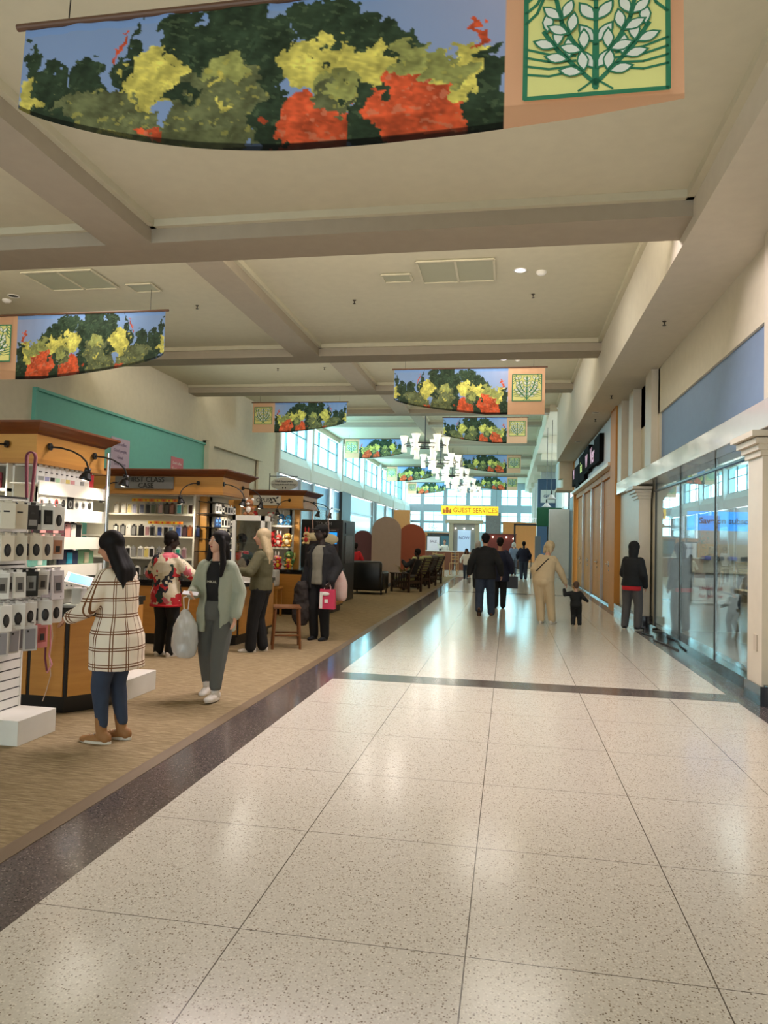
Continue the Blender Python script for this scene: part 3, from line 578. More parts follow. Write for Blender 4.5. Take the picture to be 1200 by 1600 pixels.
def emblem(mirror, bot, top):
    """tree in a square, flat print on the plain end of the banner (box u 0.79..0.975)"""
    b = MB(); s = -1 if mirror else 1; x0, x1 = 1.16, 1.91; y = -0.034
    W = x1-x0; H = bot-top
    def P(px, pz): return (s*(x0+px*W), -top-(1-pz)*H)
    def poly(pts, yy, k):
        b.k = k; q = [P(*p) for p in pts]; b.add([(a, yy, c) for a, c in q], [tuple(range(len(q)))])
    def stroke(pts, w_, yy=y-0.004, k=0):
        b.k = k
        for (a, c), (e, f) in zip(pts[:-1], pts[1:]):
            d = Vector((e-a, f-c)); L = d.length or 1; n_ = Vector((-d.y, d.x))/L*w_/2; d = d/L*w_*0.25
            q = [P(*p) for p in ((a-d.x+n_.x, c-d.y+n_.y), (e+d.x+n_.x, f+d.y+n_.y), (e+d.x-n_.x, f+d.y-n_.y), (a-d.x-n_.x, c-d.y-n_.y))]
            b.add([(p, yy, r) for p, r in q], [(0, 1, 2, 3)])
    poly([(0, 0), (1, 0), (1, 1), (0, 1)], y, 1)
    stroke([(0, 0), (1, 0), (1, 1), (0, 1), (0, 0)], 0.035)
    N_ = [0]
    def leaf(cx, cz, ang, L, wd):
        if cx < 0.09 or cx > 0.91 or cz > 0.93: return
        ca, sa = math.cos(ang), math.sin(ang)
        def ring(k): return [(cx+(t*L*0.5*k)*ca-(sg*wd*0.5*k*math.cos(t*PI/2))*sa, cz+(t*L*0.5*k)*sa+(sg*wd*0.5*k*math.cos(t*PI/2))*ca) for sg, tt in ((1, (-1, -.5, 0, .5)), (-1, (1, .5, 0, -.5))) for t in tt]
        N_[0] += 1; e = 0.0004*N_[0]; poly(ring(1.0), y-0.006-e, 0); poly(ring(0.74), y-0.0062-e, 2)
    def branch(pts, n, L, wd):
        stroke(pts, 0.032)
        for i in range(n):
            t = (i+0.7)/n*(len(pts)-1); j = min(int(t), len(pts)-2); f = t-j; cx = pts[j][0]*(1-f)+pts[j+1][0]*f; cz = pts[j][1]*(1-f)+pts[j+1][1]*f
            a = math.atan2(pts[j+1][1]-pts[j][1], pts[j+1][0]-pts[j][0])
            for sg in (1, -1): leaf(cx+math.cos(a+sg*0.62)*L*0.5, cz+math.sin(a+sg*0.62)*L*0.5, a+sg*0.62, L*0.95, wd)
    branch([(0.5, 0.04), (0.5, 0.4), (0.5, 0.7), (0.5, 0.93)], 5, 0.22, 0.105)
    for sg in (1, -1):
        branch([(0.5, 0.08), (0.5+sg*0.15, 0.24), (0.5+sg*0.27, 0.38), (0.5+sg*0.37, 0.54)], 4, 0.20, 0.09)
        branch([(0.5, 0.22), (0.5+sg*0.16, 0.44), (0.5+sg*0.24, 0.60), (0.5+sg*0.29, 0.84)], 4, 0.20, 0.09)
        for k in range(4): stroke([(0.5+sg*(0.50), 0.62+0.09*k), (0.5+sg*(0.42), 0.70+0.08*k), (0.5+sg*0.36, 0.86+.04*k)], 0.022)
        stroke([(0.5+sg*0.02, 0.05), (0.5+sg*0.02, 0.5)], 0.008); stroke([(0.5, 0.12), (0.5+sg*0.12, 0.03)], 0.016)
        for k in range(4): stroke([(0.5+sg*0.5, 0.20+.07*k), (0.5+sg*0.33, 0.17+0.06*k), (0.5+sg*0.14, 0.20+.04*k)], 0.018)
    return b
def far_emb(mirror): return emblem(mirror, 0.90, 0.20)
CM = {(False, 0): cloth_mesh('banner_cloth', False, drop_far), (True, 0): cloth_mesh('banner_cloth', True, drop_far), (False, 1): cloth_mesh('banner_cloth', False, drop_big)}
for me in CM.values(): me.materials.append(CLOTH)
EM = {}
def banner(x, y, z, zc, mirror, big, label):
    t = empty('hanging_banner', (x, y, z), label, 'banner', 'printed banners hanging from the ceiling')
    o = bpy.data.objects.new('cloth', CM[(mirror, big)]); COL.objects.link(o); o.parent = t
    k = (mirror, big)
    if k not in EM: EM[k] = (emblem(mirror, 0.80, 0.08) if big else far_emb(mirror)).build('tree_emblem', [EGR, EYL, ELF], t)
    else:
        e = EM[k].copy(); COL.objects.link(e); e.parent = t
    MB().cyl((-2.06, 0, 0.0), (2.06, 0, 0.0), 0.022).build('rod', mat('rod_wood', (92, 62, 42), 0.5), t)
    for s in (-1.7, 1.7): MB().cyl((s, 0, 0), (s, 0, zc-z), 0.004, n=6).build('wire', BLKM, t)
    if big: t.rotation_euler = (math.radians(-4), 0, 0)
banner(-1.12, 4.0, 4.86, 5.55, False, 1, 'large nearest banner of orange and yellow flowers across the top of the view')
banner(-1.15, 19.0, 6.27, 6.9, False, 0, 'flower banner with tree emblem, largest of the right row behind the nearest one')
banner(-1.25, 34.6, 7.68, 8.3, False, 0, 'flower banner hanging just below and behind the largest banner of the right row')
banner(-1.3, 50.2, 7.78, 8.3, False, 0, 'third flower banner back in the right row, beside the chandeliers')
banner(-1.35, 66.8, 7.8, 8.3, False, 0, 'furthest flower banner of the right row, lowest in the view')
banner(-8.35, 12.2, 5.78, 6.2, True, 0, 'flower banner cut by the left edge of the photo above the first kiosk')
banner(-8.6, 28.2, 7.22, 7.6, True, 0, 'flower banner in front of the first clerestory window, second of the left row')
banner(-8.45, 44.4, 8.06, 8.3, True, 0, 'flower banner left of the first chandelier, third of the left row')
banner(-8.5, 60.5, 8.0, 8.3, True, 0, 'pale flower banner left of the middle chandeliers, fourth of the left row')
banner(-8.9, 76.5, 8.0, 8.3, True, 0, 'faint furthest flower banner against the end windows')
# ================================================================ CHANDELIERS, CEILING FITTINGS
SHADE = mat('opal_shade', (250, 244, 226), 0.5, emit=0.75, ecol=(255, 246, 226))
def chandelier(x, y, z, zc, label):
    t = empty('chandelier', (x, y, z), label, 'chandelier', 'opal glass chandeliers over the seating')
    b = MB(); R = 1.05; pts = [(R*math.cos(2*PI*i/32), R*math.sin(2*PI*i/32), 0) for i in range(33)]; b.tube(pts, 0.025, 6)
    pts = [(0.45*math.cos(2*PI*i/20), 0.45*math.sin(2*PI*i/20), -0.1) for i in range(21)]; b.tube(pts, 0.02, 6)
    for i in range(4): b.cyl((0, 0, -0.1), (R*math.cos(i*PI/2), R*math.sin(i*PI/2), 0), 0.015, n=6)
    b.build('ring', DARK, t); MB().cyl((0, 0, -0.12), (0, 0, zc-z), 0.03).build('rod', DARK, t)
    prof = [(0.0, -0.36), (0.15, -0.36), (0.12, -0.15), (0.11, 0.0), (0.14, 0.15), (0.22, 0.44), (0.20, 0.44), (0.0, 0.1)]
    for i in range(6):
        a = 2*PI*i/6+0.2; MB().lathe((R*math.cos(a), R*math.sin(a), 0), prof, 14).build('lamp_shade', SHADE, t, True)
    for i in range(2):
        a = PI*i+0.6; MB().lathe((0.45*math.cos(a), 0.45*math.sin(a), -0.35), prof, 14).build('lamp_shade', SHADE, t, True)
for k, (y, nm) in enumerate([(35.6, 'nearest and largest opal glass chandelier'), (42.9, 'second opal glass chandelier, behind the nearest one'), (50.6, 'middle opal glass chandelier of the row of five'),
                             (58.2, 'fourth opal glass chandelier from the front'), (65.8, 'furthest opal glass chandelier before the end windows')]):
    chandelier(-4.25+0.1*k, y, 6.45-0.02*k, 8.3, nm)
GRIL = mat('grille_metal', (158, 160, 132), 0.5, noise=(60, (176, 174, 150), (1, 8, 1)))
def grille(x, y, zc, w_, d_, n, label):
    t = empty('ceiling_vent', (x, y, zc), label, 'vent', 'air grilles in the ceiling')
    b = MB(); b.box(-w_/2, -d_/2, -0.02, w_/2, d_/2, 0); b.build('grille_face', GRIL, t)
    b = MB()
    for k in range(n+1): b.box(-w_/2+w_*k/n-0.02, -d_/2, -0.035, -w_/2+w_*k/n+0.02, d_/2, -0.015)
    for s in (-1, 1): b.box(-w_/2, s*d_/2-0.02, -0.035, w_/2, s*d_/2+0.02, -0.015)
    b.build('frame', PLAST, t)
grille(-0.95, 11.9, 6.2, 1.25, 0.95, 2, 'larger double air grille in the second ceiling bay on the right of the spine beam')
grille(-2.0, 12.1, 6.2, 0.5, 0.35, 1, 'small air grille beside the double grille right of the spine beam')
grille(-7.9, 11.6, 6.2, 1.35, 0.9, 2, 'double air grille above the banner at the left edge')
grille(-6.75, 12.1, 6.2, 0.5, 0.4, 1, 'small air grille beside the double grille above the left banner')
grille(-2.0, 28.2, 7.6, 1.4, 0.6, 1, 'dark air grille in the fourth ceiling bay, left of the nearest big chandelier rod')
grille(-1.8, 20.0, 6.9, 0.6, 0.4, 1, 'small air grille in the third ceiling bay')
LENS = mat('lamp_lens', (250, 240, 250), 0.4, emit=4)
def can(x, y, zc, label, on=True):
    t = empty('ceiling_downlight', (x, y, zc), label, 'downlight', 'recessed ceiling lights')
    MB().lathe((0, 0, 0), [(0.11, 0), (0.115, -0.012), (0.09, -0.012), (0.085, 0)], 20).build('trim_ring', WHITE, t, True)
    MB().lathe((0, 0, 0), [(0, -0.004), (0.086, -0.004)], 20).build('lens', LENS if on else DARK, t)
can(0.1, 12.0, 6.2, 'lit recessed light right of the double air grille'); can(-0.25, 20.6, 6.9, 'lit recessed light above the largest right banner')
can(-9.6, 12.3, 6.2, 'recessed light at the left edge beside the double grille', False); can(-7.9, 19.3, 6.9, 'lit recessed light in the third bay on the left')
can(-8.3, 19.3, 6.9, 'dim recessed light beside the lit one in the third bay', False)
can(2.2, 19.5, 5.15, 'recessed light in the soffit over the sign board', False); can(2.25, 25.0, 5.15, 'recessed light in the soffit further along the sign board', False)
def sprink(x, y, zc, label):
    t = MB().lathe((0, 0, 0), [(0, 0), (0.035, -0.005), (0.012, -0.02), (0.008, -0.06), (0.03, -0.065), (0.028, -0.072), (0, -0.075)], 12).build('sprinkler_head', mat('sprinkler_metal', (74, 66, 58), 0.4, metal=0.6), None, True, (x, y, zc), label=label, category='sprinkler', group='sprinkler heads on the ceiling')
for i, (x, y, zc, l) in enumerate([(-2.85, 6.35, 5.55, 'sprinkler just under the flowers of the nearest banner'), (2.42, 7.1, 5.15, 'sprinkler in the right soffit near the edge of the photo'), (2.32, 11.6, 5.15, 'sprinkler in the soffit above the blue panel'),
    (-3.0, 13.2, 6.2, 'sprinkler in the second bay near the spine beam'), (-6.2, 13.2, 6.2, 'sprinkler left of the spine beam in the second bay'), (0.35, 13.2, 6.2, 'sprinkler under the lit recessed light'), (2.3, 20.5, 5.15, 'sprinkler in the soffit beyond the blue panel'), (2.3, 17.3, 5.15, 'sprinkler in the soffit between pilasters'),
    (-7.2, 21.2, 6.9, 'sprinkler in the third bay on the left'), (-5.7, 21.2, 6.9, 'sprinkler in the third bay by the spine beam')]): sprink(x, y, zc, l)
for i, (x, y, zc, l) in enumerate([(0.45, 12.1, 6.2, 'round white smoke detector right of the lit recessed light'), (-9.9, 12.5, 6.2, 'white smoke detector at the far left edge'), (0.15, 20.6, 6.9, 'white smoke detector in the third bay')]):
    MB().lathe((0, 0, 0), [(0.085, 0), (0.085, -0.03), (0.05, -0.06), (0, -0.065)], 18).build('smoke_detector', WHITE, None, True, (x, y, zc), label=l, category='smoke detector', group='smoke detectors')
# GUEST SERVICES sign
t = empty('hanging_sign', (-2.85, 52, 3.95), 'yellow hanging sign reading guest services at the end of the walkway', 'sign')
MB().bbox(-2.05, -0.12, -0.32, 2.05, 0.12, 0.32, 0.02).build('sign_box', mat('sign_yellow', (252, 206, 44), 0.5, emit=0.9), t)
SOR = mat('sign_orange', (226, 122, 36), 0.5); text('lettering', 'GUEST SERVICES', 0.47, mat('sign_letters', (196, 138, 30), 0.5), t, (0.4, -0.13, 0), R90, sx=0.92)
b = MB(); b.cyl((-1.62, -0.13, 0.12), (-1.62, -0.15, 0.12), 0.1, n=16); b.ext([(-1.72, -0.2), (-1.52, -0.2), (-1.5, 0.03), (-1.74, 0.03)], ((0, -0.13, 0), (1, 0, 0), (0, 0, 1)), (0, -0.02, 0))
for s in (-1.85, -1.39): b.box(s-0.07, -0.15, -0.22, s+0.07, -0.13, 0.02); b.cyl((s, -0.13, 0.07), (s, -0.15, 0.07), 0.05, n=12)
b.build('people_emblem', SOR, t)
for s in (-1.9, 1.9): MB().cyl((s, 0, 0.3), (s, 0, 4.3), 0.01, n=6).build('wire', BLKM, t)
# ================================================================ KIOSKS
KX = -4.32
def gooseneck(root, base, out, drop=0.22, reach=0.42, on=True, e=26):
    """wall lamp: round base, curved arm, flared black shade"""
    o = Vector(out).normalized(); bs = Vector(base); b = MB()
    b.cyl(bs, bs+o*0.02, 0.035, n=14); pts = [bs+o*reach*math.sin(t*PI/2*0.98)+Vector((0, 0, -drop*(1-math.cos(t*PI/2)))) for t in [0, .2, .4, .6, .8, 1.0]]
    b.tube(pts, 0.009, 6); a = b.build('lamp', BLKM, root)
    d = (Vector((0, 0, -1))+o*-0.25).normalized(); p = pts[-1]
    s = MB(); s.cyl(p, p+d*0.05, 0.03, 0.032, 14); s.cyl(p+d*0.05, p+d*0.10, 0.032, 0.058, 16, cap=False); s.cyl(p+d*0.10, p+d*0.12, 0.058, 0.06, 16, cap=False); s.build('lamp_shade', BLKM, a, True)
    s = MB(); s.ell(p+d*0.10, (0.04, 0.04, 0.03), 12, 8); s.build('bulb', mat('bulb_glow' if on else 'bulb_off', (255, 236, 200), 0.4, emit=6 if on else 0.3), a, True)
    if on:
        l = bpy.data.lights.new('kiosk_lamp_light', 'SPOT'); l.energy = e; l.spot_size = 2.0; l.spot_blend = 0.8; l.shadow_soft_size = 0.05; l.color = (1.0, 0.87, 0.66)
        q = bpy.data.objects.new('kiosk_lamp_light', l); q.parent = root; q.location = p+d*0.14; COL.objects.link(q)
        q.rotation_euler = (d+o*-0.55).to_track_quat('-Z', 'Y').to_euler()
def facet(b, p, q, z0, z1, inset=0.03, t=0.012):
    """raised wood panel on the vertical face from p to q"""
    p = Vector((*p, 0)); q = Vector((*q, 0)); d = (q-p).normalized(); n = Vector((d.y, -d.x, 0))
    L = (q-p).length; b.ext([(inset, z0), (L-inset, z0), (L-inset, z1), (inset, z1)], (p, d, (0, 0, 1)), n*t)
def counter(root, poly, splits, top=0.95, ztop=0.95):
    b = MB(); b.prism(poly, 0.12, top-0.05); b.build('counter_body', BLACK, root)
    cx = sum(p[0] for p in poly)/len(poly); cy = sum(p[1] for p in poly)/len(poly)
    ins = [(cx+(x-cx)*0.96, cy+(y-cy)*0.93) for x, y in poly]; MB().prism(ins, 0, 0.12).build('kick_base', BLACK, root)
    ou = [(cx+(x-cx)*1.015, cy+(y-cy)*1.03) for x, y in poly]; MB().prism(ou, top-0.05, top).build('counter_top', mat('counter_black', (26, 24, 24), 0.18, spec=0.6), root)
    for (i, n) in splits:
        p = Vector(poly[i]); q = Vector(poly[(i+1) % len(poly)])
        for k in range(n):
            b = MB(); facet(b, p+(q-p)*(k/n), p+(q-p)*((k+1)/n), 0.16, top-0.09, 0.02); b.build('wood_panel', WOOD, root)
def kiosk(y0, xl, label, poly, splits, core_x, post=None):
    t = empty('kiosk', (KX, y0, 0), label, 'kiosk', 'wooden retail kiosks along the carpet')
    W0 = xl-KX; D = 1.40
    def rect(i): return [(W0, i), (-i, i), (-i, D-i), (W0, D-i)]
    b = MB(); prof = [(0.115, 2.55), (0.10, 2.57), (0.07, 2.585), (0.045, 2.61), (0.012, 2.635), (0.0, 2.645)]
    for (i0, z0), (i1, z1) in zip(prof[:-1], prof[1:]): b.prism(rect(i0), z0, z1, rect(i1))
    b.prism(rect(0.0), 2.645, 2.665); b.build('cornice', CORN, t)
    b = MB(); b.prism(rect(0.12), 2.29, 2.55); b.build('fascia', WOODH, t)
    b = MB(); b.prism(rect(0.10), 2.27, 2.315); b.build('fascia_moulding', WOOD, t)
    MB().box(W0+0.1, 0.2, 2.255, -0.2, D-0.2, 2.27).build('canopy_ceiling', SHELF, t)
    counter(t, poly, splits)
    b = MB(); b.box(W0, 0.52, 0.95, core_x, 0.58, 2.27); b.box(core_x-0.04, 0.2 if not post else 0.52, 0.95, core_x, D-0.15, 2.27); b.build('back_panel', SHELF, t)
    if post:
        for (x, y) in post: MB().box(x-0.06, y-0.05, 0.95, x+0.06, y+0.05, 2.28).build('wood_post', WOODH, t)
    return t
PK = {}
def pack(kind, c1, c2, parent=None, w_=0.085, h_=0.17, d_=0.018):
    """hanging retail pack: card, window, product; kind case/card/box"""
    key = (kind, c1, c2, w_, h_)
    if key in PK: return PK[key]
    b = MB(); b.bbox(-w_/2, -d_/2, -h_, w_/2, d_/2, -0.012, 0.004)
    b.box(-w_*0.22, -0.002, -0.014, w_*0.22, 0.002, 0.012)
    b.k = 1
    if kind == 'case':
        b.bbox(-w_*0.36, -d_/2-0.006, -h_*0.93, w_*0.36, -d_/2+0.002, -h_*0.17, 0.0028); b.k = 2; b.cyl((-w_*0.2, -d_/2-0.007, -h_*0.26), (-w_*0.2, -d_/2-0.010, -h_*0.26), 0.008, n=10)
    elif kind == 'oval':
        b.lathe((0, 0, 0), [(0, 0)], 3) if False else b.ell((0, -d_/2, -h_*0.6), (w_*0.27, 0.006, h_*0.24), 14, 8); b.k = 2; b.ell((0, -d_/2-0.004, -h_*0.6), (w_*0.16, 0.005, h_*0.15), 12, 8)
    elif kind == 'window':
        b.box(-w_*0.32, -d_/2-0.003, -h_*0.78, w_*0.32, -d_/2, -h_*0.22); b.k = 2; b.box(-w_*0.16, -d_/2-0.007, -h_*0.7, w_*0.16, -d_/2-0.002, -h_*0.45)
    else:
        b.box(-w_*0.36, -d_/2-0.003, -h_*0.85, w_*0.36, -d_/2, -h_*0.62); b.k = 2; b.box(-w_*0.3, -d_/2-0.003, -h_*0.4, w_*0.1, -d_/2, -h_*0.34)
    me_o = b.build('pack', [mat('pack_%d_%d_%d' % c1, c1, 0.4), mat('pack_%d_%d_%d' % c2, c2, 0.35), DARK]); me = me_o.data; bpy.data.objects.remove(me_o)
    PK[key] = me; return me
def put(kind, c1, c2, loc, rz, label, group, name='packaged_case', tilt=0, cat='case', **k):
    o = bpy.data.objects.new(name, pack(kind, c1, c2, **k)); COL.objects.link(o); o.location = loc; o.rotation_euler = (tilt, 0, rz)
    o['label'] = label; o['category'] = cat; o['group'] = group; return o
# --- kiosk one (nearest)
k1 = kiosk(5.98, -7.2, 'nearest wooden kiosk with white shelves, behind the woman in the plaid coat',
           [(-2.8, -0.13), (0.45, -0.13), (0.68, 0.2), (0.68, 0.45), (0.40, 0.55), (0.40, 1.3), (-2.8, 1.3)], [(0, 9), (1, 1), (2, 1), (4, 2)], -0.40)
for z in (2.09, 1.84, 1.56, 1.28):
    b = MB(); b.box(-0.40, 0.14, z-0.012, -0.09, 1.26, z); b.box(-0.10, 0.14, z-0.11, -0.085, 1.26, z+0.015); b.build('shelf', SHELF, k1)
for z in (2.03, 1.9):
    b = MB(); b.box(-2.8, 0.12, z-0.03, -0.42, 0.5, z); b.build('shelf', SHELF, k1)
for x in (-0.42, -0.62, -1.2): MB().box(x-0.02, 0.13, 0.95, x, 0.5, 2.27).build('upright', SHELF, k1)
MB().cyl((-0.03, 1.22, 0.0), (-0.03, 1.22, 2.5), 0.022, n=14).build('chrome_pole', CHROME, k1)
gooseneck(k1, (-0.11, 0.30, 2.45), (1, 0.1, 0), reach=0.40, drop=0.2); gooseneck(k1, (-0.11, 1.06, 2.45), (1, 0.05, 0), reach=0.38, drop=0.2); gooseneck(k1, (-0.42, 0.11, 2.45), (-0.5, -1, 0), reach=0.35)
gooseneck(k1, (-1.5, 0.11, 2.45), (-0.2, -1, 0), reach=0.35)
WH, CR, PL, BK, NV, PKC, RD, TQ, GR, BR, YL, LV, GY = (238, 236, 230), (226, 216, 196), (96, 52, 62), (26, 25, 27), (40, 52, 92), (222, 160, 160), (190, 34, 44), (96, 190, 190), (84, 110, 84), (110, 66, 44), (226, 206, 120), (150, 150, 190), (150, 150, 148)
rows = [(2.09, 11, 0.24, 0.083, [(WH, GY), (WH, LV), (WH, BK), (WH, (190, 230, 190)), (WH, CR), (WH, YL), (WH, PKC), (WH, WH), (WH, GY), (WH, CR), (RD, RD)], 'topmost', 'box'),
        (1.84, 8, 0.28, 0.115, [(WH, PKC), (WH, CR), (WH, RD), (WH, BK), (BK, GY), (WH, GY), (WH, GY), (WH, BK)], 'second', 'oval'),
        (1.56, 8, 0.22, 0.098, [(PL, BK), (PL, PKC), (BK, PL), (PL, PKC), (BK, PL), (PL, PKC), (BK, WH), (CR, BK)], 'third', 'case')]
for z, n, ya, st, cs, nm, kd in rows:
    for i in range(n):
        c1, c2 = cs[i]; x = -0.16 if kd != 'box' else -0.15
        put(kd, c1, c2, (KX+x, 5.98+ya+st*i, z+0.173), PI/2-0.35, '%s pack from the front on the %s shelf of the nearest kiosk' % (ORD[i], nm), 'packs on the side shelves of the nearest kiosk', tilt=0.0)
def pouch(x, y, z, w_, h_, c1, c2, label, rz):
    b = MB(); n = 12; b.ell((0, 0, h_*0.45), (w_/2, 0.045, h_*0.5), 16, 10); b.bbox(-w_*0.46, -0.03, 0, w_*0.46, 0.03, h_*0.8, 0.012)
    b.k = 1; b.bbox(-w_*0.12, -0.05, h_*0.1, w_*0.12, -0.03, h_*0.7, 0.004)
    o = b.build('zip_pouch', [mat('pouch_%d_%d_%d' % c1, c1, 0.25), mat('pouch_%d_%d_%d' % c2, c2, 0.3)], None, True, (x, y, z), label=label, category='pouch', group='pouches on the lowest shelf of the nearest kiosk'); o.rotation_euler = (0, 0, rz)
for (y, c1, c2, w_, l) in [(6.28, (120, 180, 170), (210, 220, 214), 0.2, 'clear teal pouch at the front of the lowest shelf'), (6.50, (60, 64, 56), (90, 92, 80), 0.1, 'narrow dark olive pouch between the teal and navy ones'),
                           (6.75, (36, 46, 76), (40, 150, 180), 0.27, 'navy pouch with a turquoise stripe on the lowest shelf'), (7.05, (120, 168, 130), (196, 190, 160), 0.24, 'green pouch at the back end of the lowest shelf')]:
    pouch(KX-0.19, y, 1.28, w_, 0.19, c1, c2, l, PI/2-0.3)
for i in range(5):   # display behind, at the left edge
    put('window', [(150, 40, 56), WH, CR, WH, GY][i], [WH, GY, WH, BK, WH][i], (-4.92-0.13*i, 6.2, 2.2), 0, '%s pack from the corner on the front shelf of the nearest kiosk' % ORD[i], 'packs on the front shelf of the nearest kiosk', w_=0.1)
# slat fixture with hooks of packs
t = empty('slatwall_display', (-3.95, 4.4, 0), 'white slatwall panel on a white plinth at the left edge, hung with packs', 'display')
b = MB(); b.box(-0.05, 0, 0.19, 0, 0.95, 1.9)
for k in range(22): b.box(0, 0, 0.2+k*0.077, 0.008, 0.95, 0.2+k*0.077+0.066)
b.build('slat_panel', mat('slat_white', (232, 230, 222), 0.5), t)
MB().box(-0.02, 0, 0.19, 0.001, 0.949, 1.9).build('groove_backing', DARK, t)
MB().bbox(-0.2, 0.50, 0.0, 0.335, 0.96, 0.19, 0.004).build('plinth', mat('worn_white', (224, 222, 212), 0.6, noise=(5, (206, 202, 190), (1, 1, 1))), t)
MB().box(-0.05, 0.94, 0.19, 0.012, 0.955, 1.9).build('end_strip', WHITE, t)
hr = 0
packcols = [(CR, CR), (CR, WH), (BK, WH), (WH, GY), (CR, CR)]
for r, z in enumerate((1.84, 1.60, 1.32, 1.08, 0.90)):
    for c in range(5 if r != 4 else 4):
        y = 4.74+0.155*c+0.02*(r % 2); b = MB(); b.cyl((-3.95, y, z+0.0), (-3.63, y, z+0.012), 0.004, n=6)
        b.cyl((-3.63, y, z+0.012), (-3.625, y, z+0.03), 0.004, n=6); b.X = Matrix.Translation((3.95, -4.4, 0)); 
        h_ = MB(); h_.cyl((0.0, y-4.4, z), (0.32, y-4.4, z+0.012), 0.004, n=6); h_.build('hook', CHROME, t)
        n = 3 if c < 4 else 2
        for q in range(n):
            kd = ['box', 'oval', 'window', 'oval', 'case'][r]; c1, c2 = [(CR, CR), (CR, BK), (WH, (150, 146, 140)), (WH, BK), ((216, 212, 208), (150, 146, 150))][r]
            if c == 2 and r in (0, 2): c1, c2 = BK, GY
            if c == 3 and r == 0: c1, c2, kd = WH, BK, 'window'
            if c == 4 and r == 0: c1, c2, kd = WH, BK, 'oval'
            if c == 4 and r == 1: c1, c2, kd = (236, 222, 214), (196, 140, 110), 'window'
            if c == 4 and r == 2: c1, c2, kd = (214, 206, 206), (150, 138, 138), 'window'
            if c == 3 and r == 4: c1, c2, kd = (226, 140, 140), (176, 90, 84), 'window'
            big = 1.3 if (r == 2 and c == 4) else 1.05
            put(kd, c1, c2, (-3.66-0.075*q-0.01*((c+r) % 3), y, z), PI/2-0.5+0.22*((c*7+r*3+q*5) % 5-2)*0.6, '%s pack back on the %s hook from the camera end, %s row of the slatwall' % (ORD[q], ORD[c], ['top', 'second', 'middle', 'fourth', 'lowest'][r]),
                'packs hanging on the white slatwall', w_=0.098*big, h_=0.195*big, tilt=0.05*((c+q+r) % 3-1))
# lanyards and cables
b = MB()
for dx, c in ((0, 0), (0.018, 1)):
    pts = [(-4.22+0.045*math.sin(a)+dx*0.3, 5.72+dx, 2.28+0.05*math.cos(a)-(0.0 if abs(a) < 1.7 else 0)) for a in [-1.57, -1, -.5, 0, .5, 1, 1.57]]
    pts = [(-4.24, 5.72+dx, 1.86)]+pts+[(-4.20, 5.72+dx, 1.86)]; b.k = c; b.tube(pts, 0.008, 6)
b.build('lanyard', [mat('plum_cord', (110, 40, 58), 0.6), mat('pink_cord', (216, 140, 150), 0.6)], None, False, label='plum and pink lanyards looped over the corner of the nearest kiosk', category='lanyard')
b = MB(); b.tube([(-3.66, 5.3, 0.92), (-3.65, 5.3, 0.7), (-3.66, 5.3, 0.62), (-3.63, 5.3, 0.55), (-3.67, 5.3, 0.48)], 0.006, 6); b.k = 1; b.tube([(-3.68, 5.28, 0.92), (-3.68, 5.28, 0.6), (-3.66, 5.28, 0.5)], 0.008, 6)
b.build('charging_cord', [mat('pink_cord', (216, 140, 150), 0.6), mat('plum_cord', (110, 40, 58), 0.6)], None, False, label='pink and plum charging cords dangling below the slatwall packs', category='cable')
b = MB(); b.tube([(-3.99, 5.78, 0.9), (-3.97, 5.79, 0.7), (-4.0, 5.80, 0.5), (-3.98, 5.80, 0.35), (-4.02, 5.8, 0.2), (-4.05, 5.8, 0.12)], 0.004, 6)
b.build('loose_wire', mat('pale_wire', (206, 180, 160), 0.5), None, False, label='thin pale wire hanging down the wood panels of the nearest counter', category='cable')
# tablet on stand, boxes on the counter
t = empty('tablet_stand', (-3.93, 6.05, 0.95), 'white tablet with blue screen on a stand on the nearest counter', 'tablet')
b = MB(); b.bbox(-0.13, -0.09, -0.006, 0.13, 0.09, 0.006, 0.004); o = b.build('tablet', WHITE, t, loc=(0.05, -0.02, 0.235)); o.rotation_euler = (math.radians(28), math.radians(14), math.radians(28))
s = MB().box(-0.098, -0.068, 0.006, 0.098, 0.068, 0.008).build('screen', mat('blue_screen', (60, 150, 235), 0.3, emit=1.1), o)
MB().bbox(-0.05, 0.0, 0.0, 0.05, 0.10, 0.16, 0.01).build('stand', mat('stand_grey', (196, 194, 186), 0.5), t); MB().box(-0.09, -0.05, 0.0, 0.09, 0.12, 0.012).build('base', WHITE, t)
for (x, y, z, w_, d_, h_, c, l) in [(-4.22, 6.22, 0.95, 0.17, 0.2, 0.13, (214, 212, 196), 'pale carton on the nearest counter behind the packs'), (-4.16, 6.28, 1.08, 0.2, 0.12, 0.08, (216, 206, 200), 'low white box with black dots on top of the pale carton'),
                              (-3.74, 6.02, 0.95, 0.10, 0.04, 0.02, (232, 232, 228), 'small white card lying on the black counter beside the tablet')]:
    b = MB(); b.bbox(-w_/2, -d_/2, 0, w_/2, d_/2, h_, 0.004)
    if 'dots' in l:
        b.k = 1
        for q in range(4): b.cyl((-0.07+0.045*q, -d_/2-0.001, h_*0.45), (-0.07+0.045*q, -d_/2+0.001, h_*0.45), 0.009, n=10)
    b.build('carton', [mat('carton_%d' % c[0], c, 0.5), DARK], None, False, (x, y, z), label=l, category='box')
MB().bbox(-0.11, -0.05, 0, 0.11, 0.05, 0.12, 0.03).build('card_reader', BLACK, None, True, (-3.72, 6.25, 0.95), label='black payment machine on the corner of the nearest counter', category='payment terminal')
MB().bbox(-0.13, -0.3, 0, 0.13, 0.3, 0.2, 0.004).build('plinth', MC['worn_white'], None, False, (-3.76, 6.77, 0), label='white wooden step box on the carpet behind the plaid coat', category='box')
